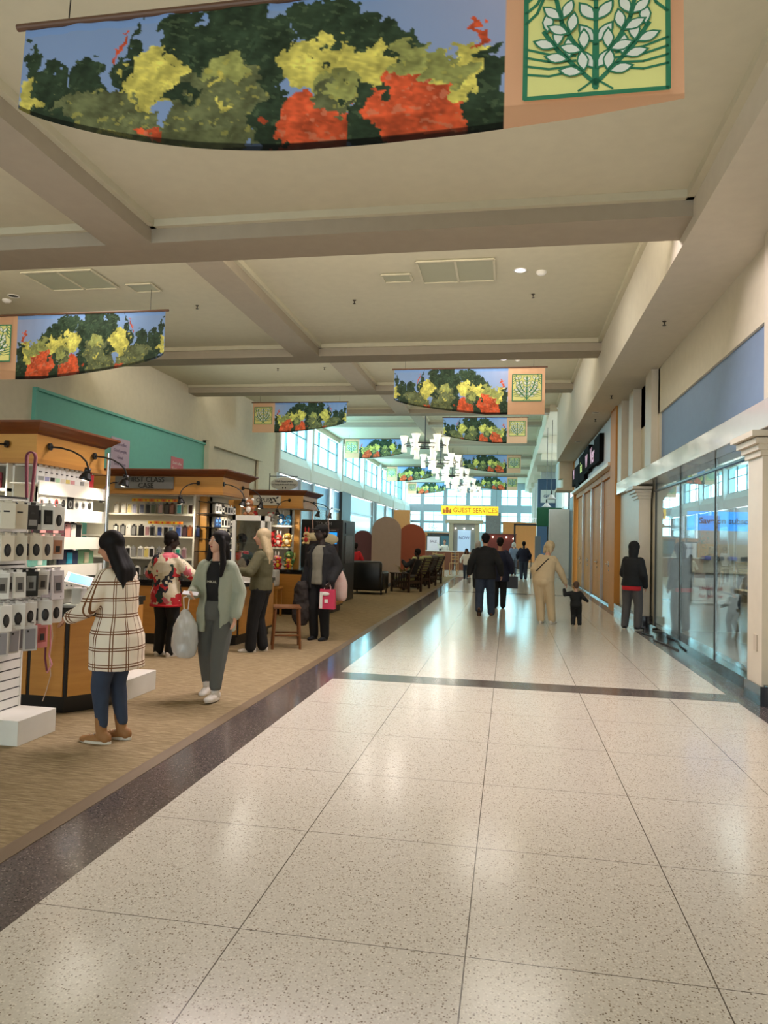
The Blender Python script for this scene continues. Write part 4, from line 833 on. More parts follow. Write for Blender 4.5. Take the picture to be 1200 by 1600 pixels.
# --- kiosk two
k2 = kiosk(10.48, -7.0, 'middle wooden kiosk with the grey name plate, full of phone cases',
           [(-2.7, -0.55), (0.05, -0.55), (0.36, -0.28), (0.40, 0.25), (0.40, 1.2), (-2.7, 1.2)], [(0, 4), (1, 1), (2, 1), (3, 2)], -0.48, [(-0.54, 0.42), (-0.30, 1.25)])
for z in (1.96, 1.60, 1.25):
    MB().box(-2.6, 0.25, z-0.025, -0.62, 0.52, z).build('shelf', SHELF, k2)
MB().box(-0.64, 0.22, 0.95, -0.61, 0.5, 2.27).build('upright', SHELF, k2)
b = MB(); b.box(-1.94, 0.085, 2.35, -0.94, 0.12, 2.545); o = b.build('name_plate', mat('plate_grey', (112, 112, 108), 0.3), k2)
text('lettering', 'FIRST CLASS', 0.115, mat('ink_black', (24, 22, 22), 0.4), o, (-1.40, 0.08, 2.495), R90, ext=0.003); text('lettering', 'CASE', 0.115, MC['ink_black'], o, (-1.40, 0.08, 2.40), R90, ext=0.003)
for (z, xa, xb) in ((2.155, -1.72, -0.86), (1.795, -1.42, -0.74)):
    b = MB()
    n = int((xb-xa)/0.1)
    for i in range(n):
        b.k = i % 2; b.box(xa+0.1*i, 0.235, z, xa+0.1*i+0.098, 0.245, z+0.045); b.k = 2; b.cyl((xa+0.1*i+0.05, 0.234, z+0.022), (xa+0.1*i+0.05, 0.228, z+0.022), 0.016, n=8)
    b.build('price_strip', [mat('strip_yellow', (244, 206, 50), 0.5), mat('strip_orange', (240, 150, 50), 0.5), mat('strip_red', (214, 70, 40), 0.5)], k2)
rows = [(1.96, [(CR, WH), (CR, WH), (WH, YL), (WH, LV), (WH, (110, 118, 150)), (GY, BK), (GY, (90, 104, 84)), (GY, (206, 172, 172)), (BK, (90, 84, 80)), (BR, (160, 116, 104)), (WH, (92, 196, 204)), (WH, (222, 220, 180)), (WH, (66, 40, 36))], 'top'),
        (1.60, [(BK, WH), (BK, GY), (WH, WH), (BK, GY), (BK, BK), (WH, (188, 140, 144)), (GY, BK), (WH, (64, 84, 150)), (WH, BK), (WH, (150, 190, 230)), (LV, (60, 90, 160)), (BK, (74, 50, 56)), (BR, (150, 84, 40)), (BK, NV)], 'second'),
        (1.25, [(WH, BK), (WH, GY), (WH, BK), (GY, GY), (WH, GY), (CR, YL), (WH, BK), (GY, GY), (WH, (170, 166, 150)), (GY, (140, 132, 126)), (WH, (44, 160, 128)), ((176, 160, 160), (150, 110, 120))], 'third')]
for z, cs, nm in rows:
    for i, (c1, c2) in enumerate(cs):
        put('case', c1, c2, (KX-2.02+0.108*i+(0.02 if i % 3 else 0), 10.48+0.30, z+0.175), 0.06*((i*5) % 3-1), '%s phone case from the near end of the %s shelf under the name plate' % (ORD[i], nm), 'phone cases on the shelves under the name plate', name='phone_case', w_=0.09, h_=0.175)
for i in range(9):
    put('case', [WH, BK, GY][i % 3], [BK, GY, (70, 70, 74)][i % 3], (KX-2.0+0.15*i, 10.48+0.2, 0.97+0.14), 0.1*((i*3) % 3-1), '%s case from the near end standing on the counter behind the flowery jacket' % ORD[i], 'cases standing on the middle kiosk counter', name='phone_case', w_=0.1, h_=0.14)
for r, z in enumerate((2.14, 1.93, 1.74, 1.55)):
    b = MB(); b.cyl((-0.46, 0.0, z+0.02), (-0.46, 0.85, z+0.02), 0.008, n=6); b.cyl((-0.3, 0.0, z+0.02), (-0.3, 0.85, z+0.02), 0.008, n=6); b.box(-0.5, 0.0, z-0.175, -0.1, 0.86, z-0.165); b.build('side_rack', BLKM, k2)
    for i in range(7):
        c1, c2 = [(WH, BK), (WH, GY), (BK, WH), (CR, BK)][(i+r) % 4]
        if r == 1 and i < 2: c1, c2 = (40, 70, 120), (90, 150, 220)
        put('window', c1, c2, (KX-0.17, 10.52+0.118*i, z-0.02), PI/2-0.3, '%s pack from the front on the %s side rack of the middle kiosk' % (ORD[i], ['top', 'second', 'third', 'lowest'][r]), 'packs on the side racks of the middle kiosk', w_=0.075, h_=0.145)
for i in range(4):
    put('box', (46, 78, 124), (170, 200, 230), (KX-0.1, 10.6+0.13*i, 1.36), PI/2-0.4, '%s blue pack from the front hanging low beside the dark haired woman' % ORD[i], 'blue packs hanging at the side of the middle kiosk', w_=0.11, h_=0.26)
gooseneck(k2, (-0.52, 0.11, 2.45), (-0.55, -1, 0), reach=0.34); gooseneck(k2, (-0.11, 0.12, 2.44), (1, 0.1, 0), reach=0.34); gooseneck(k2, (-0.11, 0.95, 2.44), (1, 0.0, 0), reach=0.34)
gooseneck(k2, (-1.9, 0.11, 2.45), (-0.2, -1, 0), reach=0.34)
# glass fronted cabinet on the counter end
t = empty('display_cabinet', (-4.14, 10.3, 0.95), 'white framed glass cabinet of books and cases, standing on the counter by the blonde woman', 'cabinet')
b = MB()
for x in (0, 0.45): b.box(x, 0, 0, x+0.05, 0.05, 1.0); b.box(x, 0.3, 0, x+0.05, 0.35, 1.0)
for z in (0, 0.92): b.box(0, 0, z, 0.5, 0.35, z+0.08)
b.build('frame', SHELF, t); MB().box(0.05, 0.02, 0.08, 0.45, 0.025, 0.92).build('glass_door', GLASS, t)
for z in (0.4, 0.58): MB().box(0.03, 0.04, z, 0.47, 0.33, z+0.015).build('shelf', SHELF, t)
MB().box(0.04, 0.33, 0.05, 0.46, 0.345, 0.95).build('back', mat('cabinet_back', (186, 184, 172), 0.6), t)
for r, z in enumerate((0.08, 0.595)):
    for i in range(6):
        put('box', [WH, CR, BK][(i+r) % 3], [GY, BK, WH][(i*2+r) % 3], (-4.06+0.064*i, 10.44, 0.95+z+0.24), 0.3, '%s slim box from the near side on the %s shelf of the white glass cabinet' % (ORD[i], ['bottom', 'upper'][r]), 'slim boxes inside the white glass cabinet', name='slim_box', w_=0.055, h_=0.24, cat='box')
MB().box(0, 0, 0, 0.34, 0.2, 0.006).build('price_sheet', WHITE, None, False, (-4.02, 10.0, 0.95), label='white sheet lying on the counter end by the blonde woman', category='sheet')
MB().bbox(-0.06, -0.05, 0, 0.06, 0.05, 0.07, 0.02).build('tape_roll', mat('yellow_tape', (236, 200, 60), 0.5), None, True, (-4.12, 10.08, 0.95), label='small yellow item on the counter below the white glass cabinet', category='tape')
# --- kiosk three
k3 = kiosk(14.93, -7.0, 'furthest wooden kiosk with the white name plate, full of plush toys',
           [(-2.7, -0.3), (0.10, -0.3), (0.50, 0.1), (0.55, 0.6), (0.55, 1.3), (-2.7, 1.3)], [(0, 4), (1, 1), (2, 1), (3, 1)], -0.50, [(-0.30, 0.35)])
for z in (1.90, 1.42, 0.99): MB().box(-1.6, 0.1, z-0.04, -0.36, 0.52, z).build('shelf', SHELF, k3)
MB().box(-1.9, 0.11, 0.96, -1.62, 0.55, 2.0).build('side_cabinet', mat('grey_side', (176, 178, 172), 0.5), k3)
b = MB(); b.box(-1.25, 0.085, 2.33, -0.62, 0.12, 2.545); o = b.build('name_plate', mat('plate_white', (206, 200, 186), 0.4), k3)
text('lettering', 'OPUS', 0.13, MC['ink_black'], o, (-1.02, 0.08, 2.44), R90, ext=0.003)
b = MB()
for i, (x, z, a) in enumerate([(-0.78, 2.48, 0.4), (-0.70, 2.50, -0.6), (-0.74, 2.43, 0.9), (-0.82, 2.40, -0.2), (-0.68, 2.37, 0.1), (-0.84, 2.46, 1.2)]): b.ell((x, 0.083, z), (0.04, 0.004, 0.018), 10, 6, Matrix.Rotation(a, 3, 'Y'))
b.build('leaf_motif', MC['ink_black'], o)
gooseneck(k3, (-0.42, 0.11, 2.45), (-0.7, -1, 0), reach=0.34); gooseneck(k3, (-0.11, 0.12, 2.44), (1, 0.1, 0), reach=0.34, on=False); gooseneck(k3, (-0.11, 0.95, 2.44), (1, 0.0, 0), reach=0.4, on=False)
def plush(x, y, z, s, c1, c2, label, ears='round', sit=True):
    b = MB(); b.ell((0, 0, 0.36*s), (0.30*s, 0.24*s, 0.34*s), 14, 10); b.ell((0, -0.04*s, 0.80*s), (0.27*s, 0.24*s, 0.24*s), 14, 10)
    for sd in (-1, 1):
        b.ell((sd*0.28*s, -0.12*s, 0.45*s), (0.1*s, 0.18*s, 0.1*s), 10, 8); b.ell((sd*0.2*s, -0.26*s, 0.1*s), (0.11*s, 0.2*s, 0.1*s), 10, 8)
        b.k = 1
        if ears == 'round': b.ell((sd*0.2*s, 0, 1.02*s), (0.1*s, 0.05*s, 0.1*s), 10, 8)
        elif ears == 'long': b.ell((sd*0.14*s, 0.02*s, 1.18*s), (0.07*s, 0.04*s, 0.24*s), 10, 8)
        else: b.ell((sd*0.32*s, 0, 0.74*s), (0.06*s, 0.08*s, 0.2*s), 10, 8)
        b.k = 2; b.ell((sd*0.1*s, -0.27*s, 0.85*s), (0.03*s, 0.02*s, 0.03*s), 8, 6); b.k = 0
    b.k = 1; b.ell((0, -0.25*s, 0.74*s), (0.12*s, 0.07*s, 0.08*s), 10, 8); b.ell((0, -0.2*s, 0.38*s), (0.17*s, 0.08*s, 0.2*s), 10, 8); b.k = 2; b.ell((0, -0.32*s, 0.76*s), (0.03*s, 0.02*s, 0.02*s), 8, 6)
    b.build('plush_toy', [mat('plush_%d_%d_%d' % c1, c1, 0.95), mat('plush_%d_%d_%d' % c2, c2, 0.95), EYE], None, True, (x, y, z), label=label, category='plush toy', group='plush toys at the furthest kiosk')
for a in [(-5.58, 15.15, 1.9, 0.3, (206, 60, 60), (226, 206, 170), 'red and cream plush toy at the near end of the top shelf'), (-5.20, 15.15, 1.9, 0.26, (230, 226, 220), (200, 90, 90), 'white and red plush toy on the top shelf under the name plate'),
          (-4.95, 15.15, 1.9, 0.24, (50, 110, 160), (234, 234, 234), 'blue and white plush toy on the top shelf', 'long'), (-4.78, 15.12, 1.9, 0.22, (64, 140, 190), (40, 60, 80), 'round blue plush toy at the far end of the top shelf', 'flop'),
          (-5.18, 15.15, 1.42, 0.33, (196, 40, 44), (120, 24, 28), 'deep red plush toy on the middle shelf'), (-4.98, 15.10, 1.42, 0.26, (216, 70, 66), (240, 220, 210), 'light red plush toy on the middle shelf', 'long'), (-4.78, 15.10, 1.42, 0.30, (232, 180, 90), (250, 236, 200), 'golden plush toy on the middle shelf', 'flop'),
          (-5.2, 15.12, 0.99, 0.30, (52, 92, 140), (200, 210, 220), 'navy blue plush toy on the lowest shelf'), (-4.98, 15.0, 0.99, 0.24, (226, 150, 160), (240, 230, 230), 'pink plush toy on the lowest shelf', 'long'), (-4.72, 15.1, 0.99, 0.34, (96, 140, 84), (190, 200, 120), 'green plush toy beside the tall man on the lowest shelf', 'flop'),
          (-4.85, 14.72, 0.95, 0.24, (200, 40, 50), (240, 200, 60), 'red and yellow plush toy on the counter front'), (-5.05, 14.72, 0.95, 0.22, (236, 196, 50), (200, 60, 50), 'yellow plush toy on the counter front'), (-4.62, 14.72, 0.95, 0.22, (234, 170, 60), (180, 40, 50), 'orange yellow plush toy on the counter end')]: plush(*a)
plush(-3.92, 10.42, 1.95, 0.24, (150, 100, 64), (226, 220, 208), 'brown and white plush animal on top of the white glass cabinet', 'round')
plush(-4.25, 14.75, 1.50, 0.26, (232, 206, 150), (200, 60, 60), 'cream doll hanging by a strap at the kiosk corner', 'long')
for (x, z, l, s) in ((-3.80, 1.62, 'cream cushion shaped soft toy hanging behind the tall man shoulder', 0.20), (-4.15, 1.66, 'small cream soft toy hanging beside the tall man face', 0.15)):
    b = MB(); b.ell((0, 0, 0), (s*1.05, 0.1, s*0.6), 16, 10); b.k = 1; b.tube([(0, 0, s*0.5), (-0.03, 0, 0.45), (0.02, 0, 0.66)], 0.012, 6)
    b.build('hanging_soft_toy', [mat('cream_plush', (226, 214, 180), 0.9), mat('toy_strap', (206, 170, 160), 0.7)], None, True, (x, 14.9, z), label=l, category='plush toy')
# white bin below the toy shelves
MB().bbox(-0.25, -0.15, 0, 0.25, 0.15, 0.34, 0.03).build('storage_bin', mat('bin_white', (214, 214, 214), 0.4), None, True, (-4.95, 14.25, 0.62), label='white plastic bin below the toy shelves behind the stool', category='bin')
t = empty('side_table', (-4.95, 14.25, 0), 'small low wooden table under the white plastic bin', 'table')
MB().box(-0.32, -0.2, 0.57, 0.32, 0.2, 0.62).build('tabletop', WOOD, t)
for sx in (-0.28, 0.28):
    for sy in (-0.16, 0.16): MB().box(sx-0.02, sy-0.02, 0, sx+0.02, sy+0.02, 0.57).build('leg', WOOD, t)
# stool with back, seen beside the blonde woman
t = empty('wooden_stool', (-3.24, 10.3, 0), 'wooden bar stool chair between the blonde woman and the tall man', 'stool', rz=0.35)
SW = mat('stool_wood', (128, 78, 36), 0.35, noise=(4, (104, 60, 26), (1, 1, 8)))
MB().bbox(-0.2, -0.2, 0.585, 0.2, 0.2, 0.62, 0.01).build('seat', SW, t)
for sx in (-1, 1):
    for sy in (-1, 1): MB().cyl((sx*0.2, sy*0.2, 0), (sx*0.17, sy*0.17, 0.59), 0.02, 0.022, 8).build('leg', SW, t)
for (a, c) in (((-.19, -.19), (.19, -.19)), ((-.19, .19), (.19, .19)), ((-.19, -.19), (-.19, .19)), ((.19, -.19), (.19, .19))): MB().cyl((*a, 0.2), (*c, 0.2), 0.013, n=8).build('stretcher', SW, t)
# oval hanging sign above the kiosks
t = empty('oval_sign', (-6.48, 20, 3.2), 'oval grey directory sign on a bracket above the furthest kiosk', 'sign')
MB().ell((0, 0, 0), (0.42, 0.02, 0.19), 28, 10).build('sign_face', mat('sign_grey', (190, 188, 176), 0.4), t, True)
text('lettering', 'Mall Restrooms', 0.085, MC['ink_black'], t, (0, -0.03, 0.07), R90); text('lettering', '& Family & Women\'s Lounge', 0.06, MC['ink_black'], t, (0, -0.03, -0.02), R90)
for s in (-0.04, 0.04): MB().ell((s, -0.025, -0.12), (0.02, 0.008, 0.03), 8, 6).build('pictogram', MC['ink_black'], t)
b = MB(); b.cyl((-0.45, 0, -3.2), (-0.45, 0, 0.3), 0.015, n=8); b.cyl((-0.45, 0, 0.22), (0.4, 0, 0.22), 0.01, n=6); b.build('bracket', BLKM, t)
# notices on the turquoise hoarding
for (y, z, w_, h_, c, l) in ((19.0, 3.9, 1.0, 0.95, (196, 176, 200), 'lilac notice sheet on the turquoise hoarding'), (22.6, 3.75, 0.9, 1.0, (206, 120, 130), 'pink notice sheet on the turquoise hoarding')):
    t = empty('notice', (XL+0.065, y, z), l, 'notice'); MB().box(0, -w_/2, -h_/2, 0.01, w_/2, h_/2).build('sheet', mat('notice_%d' % c[1], c, 0.7), t)
    for i, s in enumerate(['Good coffee,', 'Good people,', 'Good', 'Book things']): text('lettering', s, 0.13, WHITE if c[1] < 150 else mat('ink_purple', (92, 66, 110), 0.5), t, (0.013, 0, 0.3-0.19*i), RXP, ext=0.001)
b = MB(); b.cyl((0, 0, 0), (0.01, 0, 0), 0.45, n=32); b.build('round_decal', mat('coral_decal', (206, 130, 136), 0.6), None, False, (XL+0.065, 24.0, 3.3), label='round coral decal at the bottom of the turquoise hoarding', category='decal')
# ================================================================ SEATING AND MID-DISTANCE
# photo booth kiosk
t = empty('photo_booth', (-4.22, 17.95, 0), 'tall black self service booth with a blue screen, beside the carpet', 'booth')
BD = mat('booth_black', (34, 32, 34), 0.35); BM = mat('booth_plum', (72, 56, 60), 0.4)
MB().bbox(-1.1, 0, 0.0, 0, 1.5, 2.12, 0.015).build('cabinet', BD, t)
b = MB(); b.box(-0.98, -0.02, 0.9, -0.1, 0, 1.9); b.build('front_panel', BM, t)
MB().box(-0.62, -0.035, 1.5, -0.14, -0.02, 1.80).build('screen', mat('booth_blue', (30, 150, 240), 0.3, emit=1.2), t)
text('lettering', 'TOUCH', 0.12, mat('booth_letters', (150, 146, 150), 0.4), t, (-0.5, -0.01, 2.02), R90); text('lettering', 'PHOTO BOOTH', 0.035, WHITE, t, (-0.3, -0.03, 1.85), R90, ext=0.002)
b = MB()
for k in range(5):
    b.k = k % 2; b.box(-0.42, -0.03, 0.98+0.1*k, -0.22, -0.02, 1.06+0.1*k); b.k = 1-k % 2; b.box(-0.36, -0.033, 1.0+0.1*k, -0.30, -0.02, 1.04+0.1*k)
b.build('photo_strip', [mat('photo_grey', (170, 160, 150), 0.4), DARK], t)
MB().cyl((-0.24, -0.04, 0.93), (-0.24, 0, 0.93), 0.035, n=14).build('button', WHITE, t)
MB().box(0, 0.3, 1.0, 0.02, 1.2, 1.72).build('side_picture', mat('side_picture', (110, 106, 108), 0.3, noise=(9, (30, 30, 34), (1, 1, 1))), t); MB().box(0, 0.3, 1.78, 0.02, 1.2, 2.06).build('side_vent', mat('vent_blue', (58, 64, 78), 0.4), t)
# arch panels
def arch(x, y, w_, h_, c, label):
    b = MB(); r = w_/2; pts = [(-r, 0), (r, 0), (r, h_-r)]+[(r*math.cos(a*PI/20), h_-r+r*math.sin(a*PI/20)) for a in range(1, 20)]+[(-r, h_-r)]
    b.ext(pts, ((0, 0, 0), (1, 0, 0), (0, 0, 1)), (0, 0.08, 0)); b.build('arch_panel', mat('arch_%d' % c[0], c, 0.8), None, False, (x, y, 0), label=label, category='panel', group='arched backdrop panels')
arch(-5.17, 25.2, 0.74, 1.97, (104, 66, 70), 'mauve arched panel, shortest of the three'); arch(-4.27, 24.9, 1.04, 2.47, (170, 150, 134), 'tall beige arched panel in the middle'); arch(-3.95, 29.3, 1.12, 2.34, (164, 86, 60), 'terracotta arched panel beside the recliners')
# black armchair
LE = mat('black_leather', (14, 14, 15), 0.35, spec=0.5)
t = empty('armchair', (-4.15, 21.5, 0), 'black leather armchair next to the booth, seen from the back', 'armchair', rz=0)
MB().bbox(-0.55, -0.38, 0.12, 0.45, 0.5, 0.48, 0.06).build('seat', LE, t, True); MB().bbox(-0.5, -0.5, 0.12, 0.42, -0.26, 1.0, 0.07).build('backrest', LE, t, True)
for s in (-0.52, 0.34): MB().bbox(s-0.06, -0.42, 0.12, s+0.14, 0.55, 0.68, 0.06).build('armrest', LE, t, True)
for sx in (-0.5, 0.42):
    for sy in (-0.42, 0.45): MB().cyl((sx, sy, 0), (sx, sy, 0.13), 0.025, 0.03, 8).build('leg', BLACK, t)
# green slatted recliners
DW = mat('dark_oak', (50, 30, 20), 0.4); GC = mat('olive_cushion', (170, 170, 116), 0.7)
def recliner(x, y, rz, label, fab=None):
    t = empty('recliner_chair', (x, y, 0), label, 'recliner', 'wooden recliner chairs with olive cushions', rz)
    S = Matrix.Translation((0, -0.22, 0.42)) @ Matrix.Rotation(math.radians(24), 4, 'X')
    b = MB(); b.X = S
    for s in (-0.27, 0.27): b.box(s-0.025, -0.03, 0, s+0.025, 0.02, 0.72)
    for k in range(7): b.box(-0.27, -0.025, 0.06+0.1*k, 0.27, 0.0, 0.095+0.1*k)
    b.build('slatted_back', DW, t)
    c = MB(); c.X = S; c.bbox(-0.26, 0.02, 0.02, 0.26, 0.15, 0.74, 0.04); c.build('back_cushion', fab or GC, t, True)
    MB().bbox(-0.27, -0.15, 0.36, 0.27, 0.42, 0.48, 0.04).build('seat_cushion', fab or GC, t, True)
    for s in (-0.33, 0.33):
        MB().bbox(s-0.05, -0.36, 0.58, s+0.05, 0.42, 0.615, 0.01).build('armrest', DW, t)
        for yy in (-0.32, 0.36): MB().box(s-0.03, yy-0.03, 0, s+0.03, yy+0.03, 0.58).build('leg', DW, t)
    b = MB()
    for s in (-0.33, 0.33):
        b.box(s-0.015, -0.32, 0.12, s+0.015, 0.36, 0.17); b.box(s-0.015, -0.32, 0.3, s+0.015, 0.36, 0.36)
        for k in range(6): b.box(s-0.01, -0.25+0.1*k, 0.17, s+0.01, -0.2+0.1*k, 0.58)
    b.box(-0.33, 0.33, 0.28, 0.33, 0.37, 0.36); b.box(-0.33, -0.33, 0.28, 0.33, -0.29, 0.36); b.build('frame', DW, t)
rr = math.radians(62)
recliner(-3.22, 22.9, rr, 'nearest olive cushioned recliner, with the lounging person'); recliner(-3.15, 24.7, rr, 'second olive recliner from the front')
FAB = mat('patterned_throw', (150, 146, 140), 0.8, noise=(7, (30, 32, 30), (1, 1, 1)))
recliner(-3.1, 26.4, rr, 'recliner draped in a black and white throw', FAB); recliner(-3.05, 28.1, rr, 'furthest recliner next to the cafe chairs')
# dry plant behind recliner
t = empty('potted_plant', (-3.45, 23.9, 0), 'tan dry leaved plant in a pot between the first two recliners', 'plant')
MB().lathe((0, 0, 0), [(0, 0), (0.14, 0), (0.19, 0.34), (0.17, 0.34), (0, 0.3)], 18).build('pot', mat('tan_pot', (150, 120, 84), 0.7), t, True)
b = MB()
for i in range(26):
    a = i*2.4; L = 0.5+0.35*random.random(); d = Vector((math.cos(a)*0.5, math.sin(a)*0.5, 1)).normalized(); p = Vector((0, 0, 0.3)); s = d.cross(Vector((0, 0, 1))).normalized()*0.02
    q = p+d*L*0.6; r = q+(d+Vector((d.x, d.y, -0.6))).normalized()*L*0.4; b.add([p-s, p+s, q+s*1.6, q-s*1.6, r], [(0, 1, 2, 3), (3, 2, 4)])
b.build('leaves', mat('dry_leaf', (150, 128, 78), 0.8), t)
# cafe chairs and tables far left
PINE = mat('pine', (196, 154, 104), 0.5)
def cafe_chair(x, y, rz, label, h=0.46, m=None):
    m = m or PINE; t = empty('cafe_chair', (x, y, 0), label, 'chair', 'pale wooden cafe chairs', rz)
    MB().bbox(-0.2, -0.2, h-0.03, 0.2, 0.2, h, 0.01).build('seat', m, t)
    for sx in (-0.18, 0.18):
        for sy in (-0.18, 0.18): MB().box(sx-0.018, sy-0.018, 0, sx+0.018, sy+0.018, h-0.03 if sy > 0 else h+0.5).build('leg', m, t)
    b = MB()
    for z in (0.15, 0.28, 0.42): b.box(-0.18, -0.195, h+z, 0.18, -0.165, h+z+0.05)
    for sx in (-1, 1): b.box(sx*0.18-0.01, -0.18, 0.2, sx*0.18+0.01, 0.18, 0.23)
    b.build('back_rails', m, t)
for i, (x, y, rz, l) in enumerate([(-3.2, 33.6, 0.3, 'pale wooden cafe chair nearest the walkway corner'), (-3.75, 35.2, 2.2, 'pale cafe chair turned away behind the first one'), (-4.3, 33.9, 0.1, 'pale cafe chair beside the furthest recliner'), (-2.7, 36.0, 3.0, 'pale cafe chair in front of the brown counter')]): cafe_chair(x, y, rz, l, 0.6)
def cafe_table(x, y, label, c=(206, 196, 176)):
    t = empty('cafe_table', (x, y, 0), label, 'table'); MB().cyl((0, 0, 0.73), (0, 0, 0.76), 0.42, n=24).build('tabletop', mat('table_%d' % c[0], c, 0.4), t)
    MB().cyl((0, 0, 0.02), (0, 0, 0.73), 0.035, n=10).build('pedestal', BLKM, t); MB().cyl((0, 0, 0), (0, 0, 0.02), 0.26, n=20).build('base', BLKM, t)
cafe_table(-4.1, 36.2, 'pale round cafe table among the wooden chairs'); cafe_table(-5.6, 38.0, 'small round cafe table by the white shirted person', (190, 186, 180))
# counters and food stalls at the end
def block(name, x0, y0, x1, y1, z, c, label, cat, top=None, rough=0.6):
    t = empty(name, ((x0+x1)/2, y0, 0), label, cat); w_ = (x1-x0)/2
    MB().bbox(-w_, 0, 0, w_, y1-y0, z-0.05, 0.01).build('body', mat('block_%d_%d_%d' % c, c, rough), t); MB().bbox(-w_-0.04, -0.04, z-0.05, w_+0.04, y1-y0+0.04, z, 0.01).build('worktop', mat('top_%d' % (top or c)[0], top or c, 0.4), t); return t
block('service_counter', -5.2, 42.0, -3.2, 42.8, 1.12, (128, 72, 50), 'reddish brown counter with white top behind the cafe chairs', 'counter', (230, 224, 214))
block('service_counter', -3.1, 42.4, -1.7, 43.0, 1.1, (150, 96, 72), 'lighter brown counter right of the reddish one', 'counter', (224, 200, 190))
t = block('food_stall', -6.2, 55, -3.6, 57, 2.3, (60, 66, 72), 'dark glass food stall under the planting at the end', 'stall', (50, 60, 70))
MB().box(-1.2, -0.03, 1.2, 1.2, 0, 2.1).build('menu_glass', mat('teal_glass', (72, 120, 140), 0.15), t)
def poster(x, y, w_, h_, z0, c, label, txt):
    t = empty('poster_stand', (x, y, 0), label, 'poster'); b = MB(); b.box(-w_/2-0.06, 0, z0-0.06, w_/2+0.06, 0.08, z0+h_+0.06); b.box(-0.05, 0.02, 0, 0.05, 0.07, z0); b.build('frame', DARK if c[0] > 200 else PINE, t)
    MB().box(-w_/2, -0.01, z0, w_/2, 0.0, z0+h_).build('sheet', mat('poster_%d' % c[1], c, 0.4, emit=0.3), t); text('lettering', txt, 0.2, mat('ink_purple', (92, 66, 110), 0.5), t, (0, -0.015, z0+h_*0.7), R90)
poster(-4.6, 44.0, 0.75, 1.0, 0.95, (222, 222, 230), 'white poster in a dark frame beside the planting', 'SALE')
t = empty('portal_frame', (-3.1, 50, 0), 'stone portal framing a lit blue poster under the yellow sign', 'portal')
b = MB(); b.box(-1.05, 0, 0, -0.75, 0.5, 2.95); b.box(0.75, 0, 0, 1.05, 0.5, 2.95); b.box(-1.3, -0.1, 2.95, 1.3, 0.6, 3.2); b.build('surround', mat('stone_buff', (176, 160, 134), 0.7), t)
MB().box(-0.75, 0.25, 0, 0.75, 0.35, 2.95).build('back', mat('portal_back', (150, 150, 146), 0.6), t); MB().box(-0.45, 0.2, 0.95, 0.45, 0.24, 2.5).build('poster', mat('poster_blue', (170, 196, 224), 0.3, emit=0.5), t)
text('lettering', 'NOW', 0.28, NVY := mat('ink_navy', (44, 60, 110), 0.5), t, (0, 0.19, 1.95), R90)
for s in (-0.6, 0.0, 0.6): MB().ell((s, 0.1, 2.6), (0.05, 0.05, 0.05), 10, 8).build('bulb', mat('tiny_bulb', (255, 246, 226), 0.4, emit=8), t)
OW = mat('orange_wood', (204, 130, 66), 0.5)
b = MB(); b.box(-11, 66, 0, -3.6, 66.3, 2.5); b.box(-8.4, 52, 0, -7.2, 52.5, 3.9); b.box(-0.6, 66, 0, 3.0, 66.3, 3.6); struct('wall_food_court_partition', b, OW)
t = block('food_stall', -1.9, 54, 0.5, 56, 2.35, (130, 52, 44), 'dark red food stall front behind the walking man', 'stall', (110, 44, 38))
for i in range(5): MB().ell((-1.0+0.5*i, -0.08, 2.0+0.1*(i % 2)), (0.05, 0.05, 0.05), 10, 8).build('bulb', MC['tiny_bulb'], t)
t = empty('shop_portal', (1.4, 50, 0), 'black framed opening with white letters above it at the end of the walkway', 'portal')
b = MB(); b.box(-1.1, 0, 0, -0.98, 0.15, 3.0); b.box(1.12, 0, 0, 1.24, 0.15, 3.0); b.box(-1.1, 0, 2.9, 1.24, 0.15, 3.02); b.build('frame', BLKM, t)
text('lettering', 'CRAFT TAPS', 0.36, mat('white_letters', (240, 240, 240), 0.4, emit=0.5), t, (0.35, -0.05, 3.3), R90); MB().box(-0.3, 0, 3.08, 1.2, 0.1, 3.12).build('letter_rail', WHITE, t)
MB().box(0.35, 0.4, 0.0, 0.75, 0.5, 2.2).build('grey_door', mat('grey_door', (104, 104, 106), 0.5), t)
block('service_counter', 2.75, 47.6, 3.15, 50, 2.0, (60, 62, 68), 'dark grey partition right of the black framed opening', 'counter')
block('service_counter', -0.9, 47.5, 1.0, 48.2, 0.95, (70, 40, 28), 'low dark counter in front of the black framed opening', 'counter', (40, 26, 22))
b = MB(); b.box(0, 0, 0, 1.15, 0.5, 0.9)
for k in range(5): b.box(-0.02, -0.02, 0.08+0.17*k, 1.17, 0, 0.2+0.17*k)
b.build('slatted_planter', mat('slat_tan', (186, 144, 96), 0.6), None, False, (1.4, 38.5, 0), label='tan slatted wooden box behind the person in navy', category='planter')
MB().bbox(-0.75, 0, 0, 0.75, 0.4, 1.15, 0.05).build('hedge_panel', mat('hedge_green', (18, 58, 40), 0.9, noise=(20, (34, 90, 56), (1, 1, 1))), None, False, (2.40, 44.9, 2.75), label='dark green hedge panel on the blue column', category='hedge panel')
t = empty('wall_sign', (2.7, 51.9, 4.6), 'white sign board high on the slate blue column', 'sign'); MB().box(-0.55, 0, 0, 0.45, 0.06, 0.9).build('board', WHITE, t); text('lettering', 'GIFT', 0.3, NVY, t, (-0.05, -0.02, 0.45), R90)
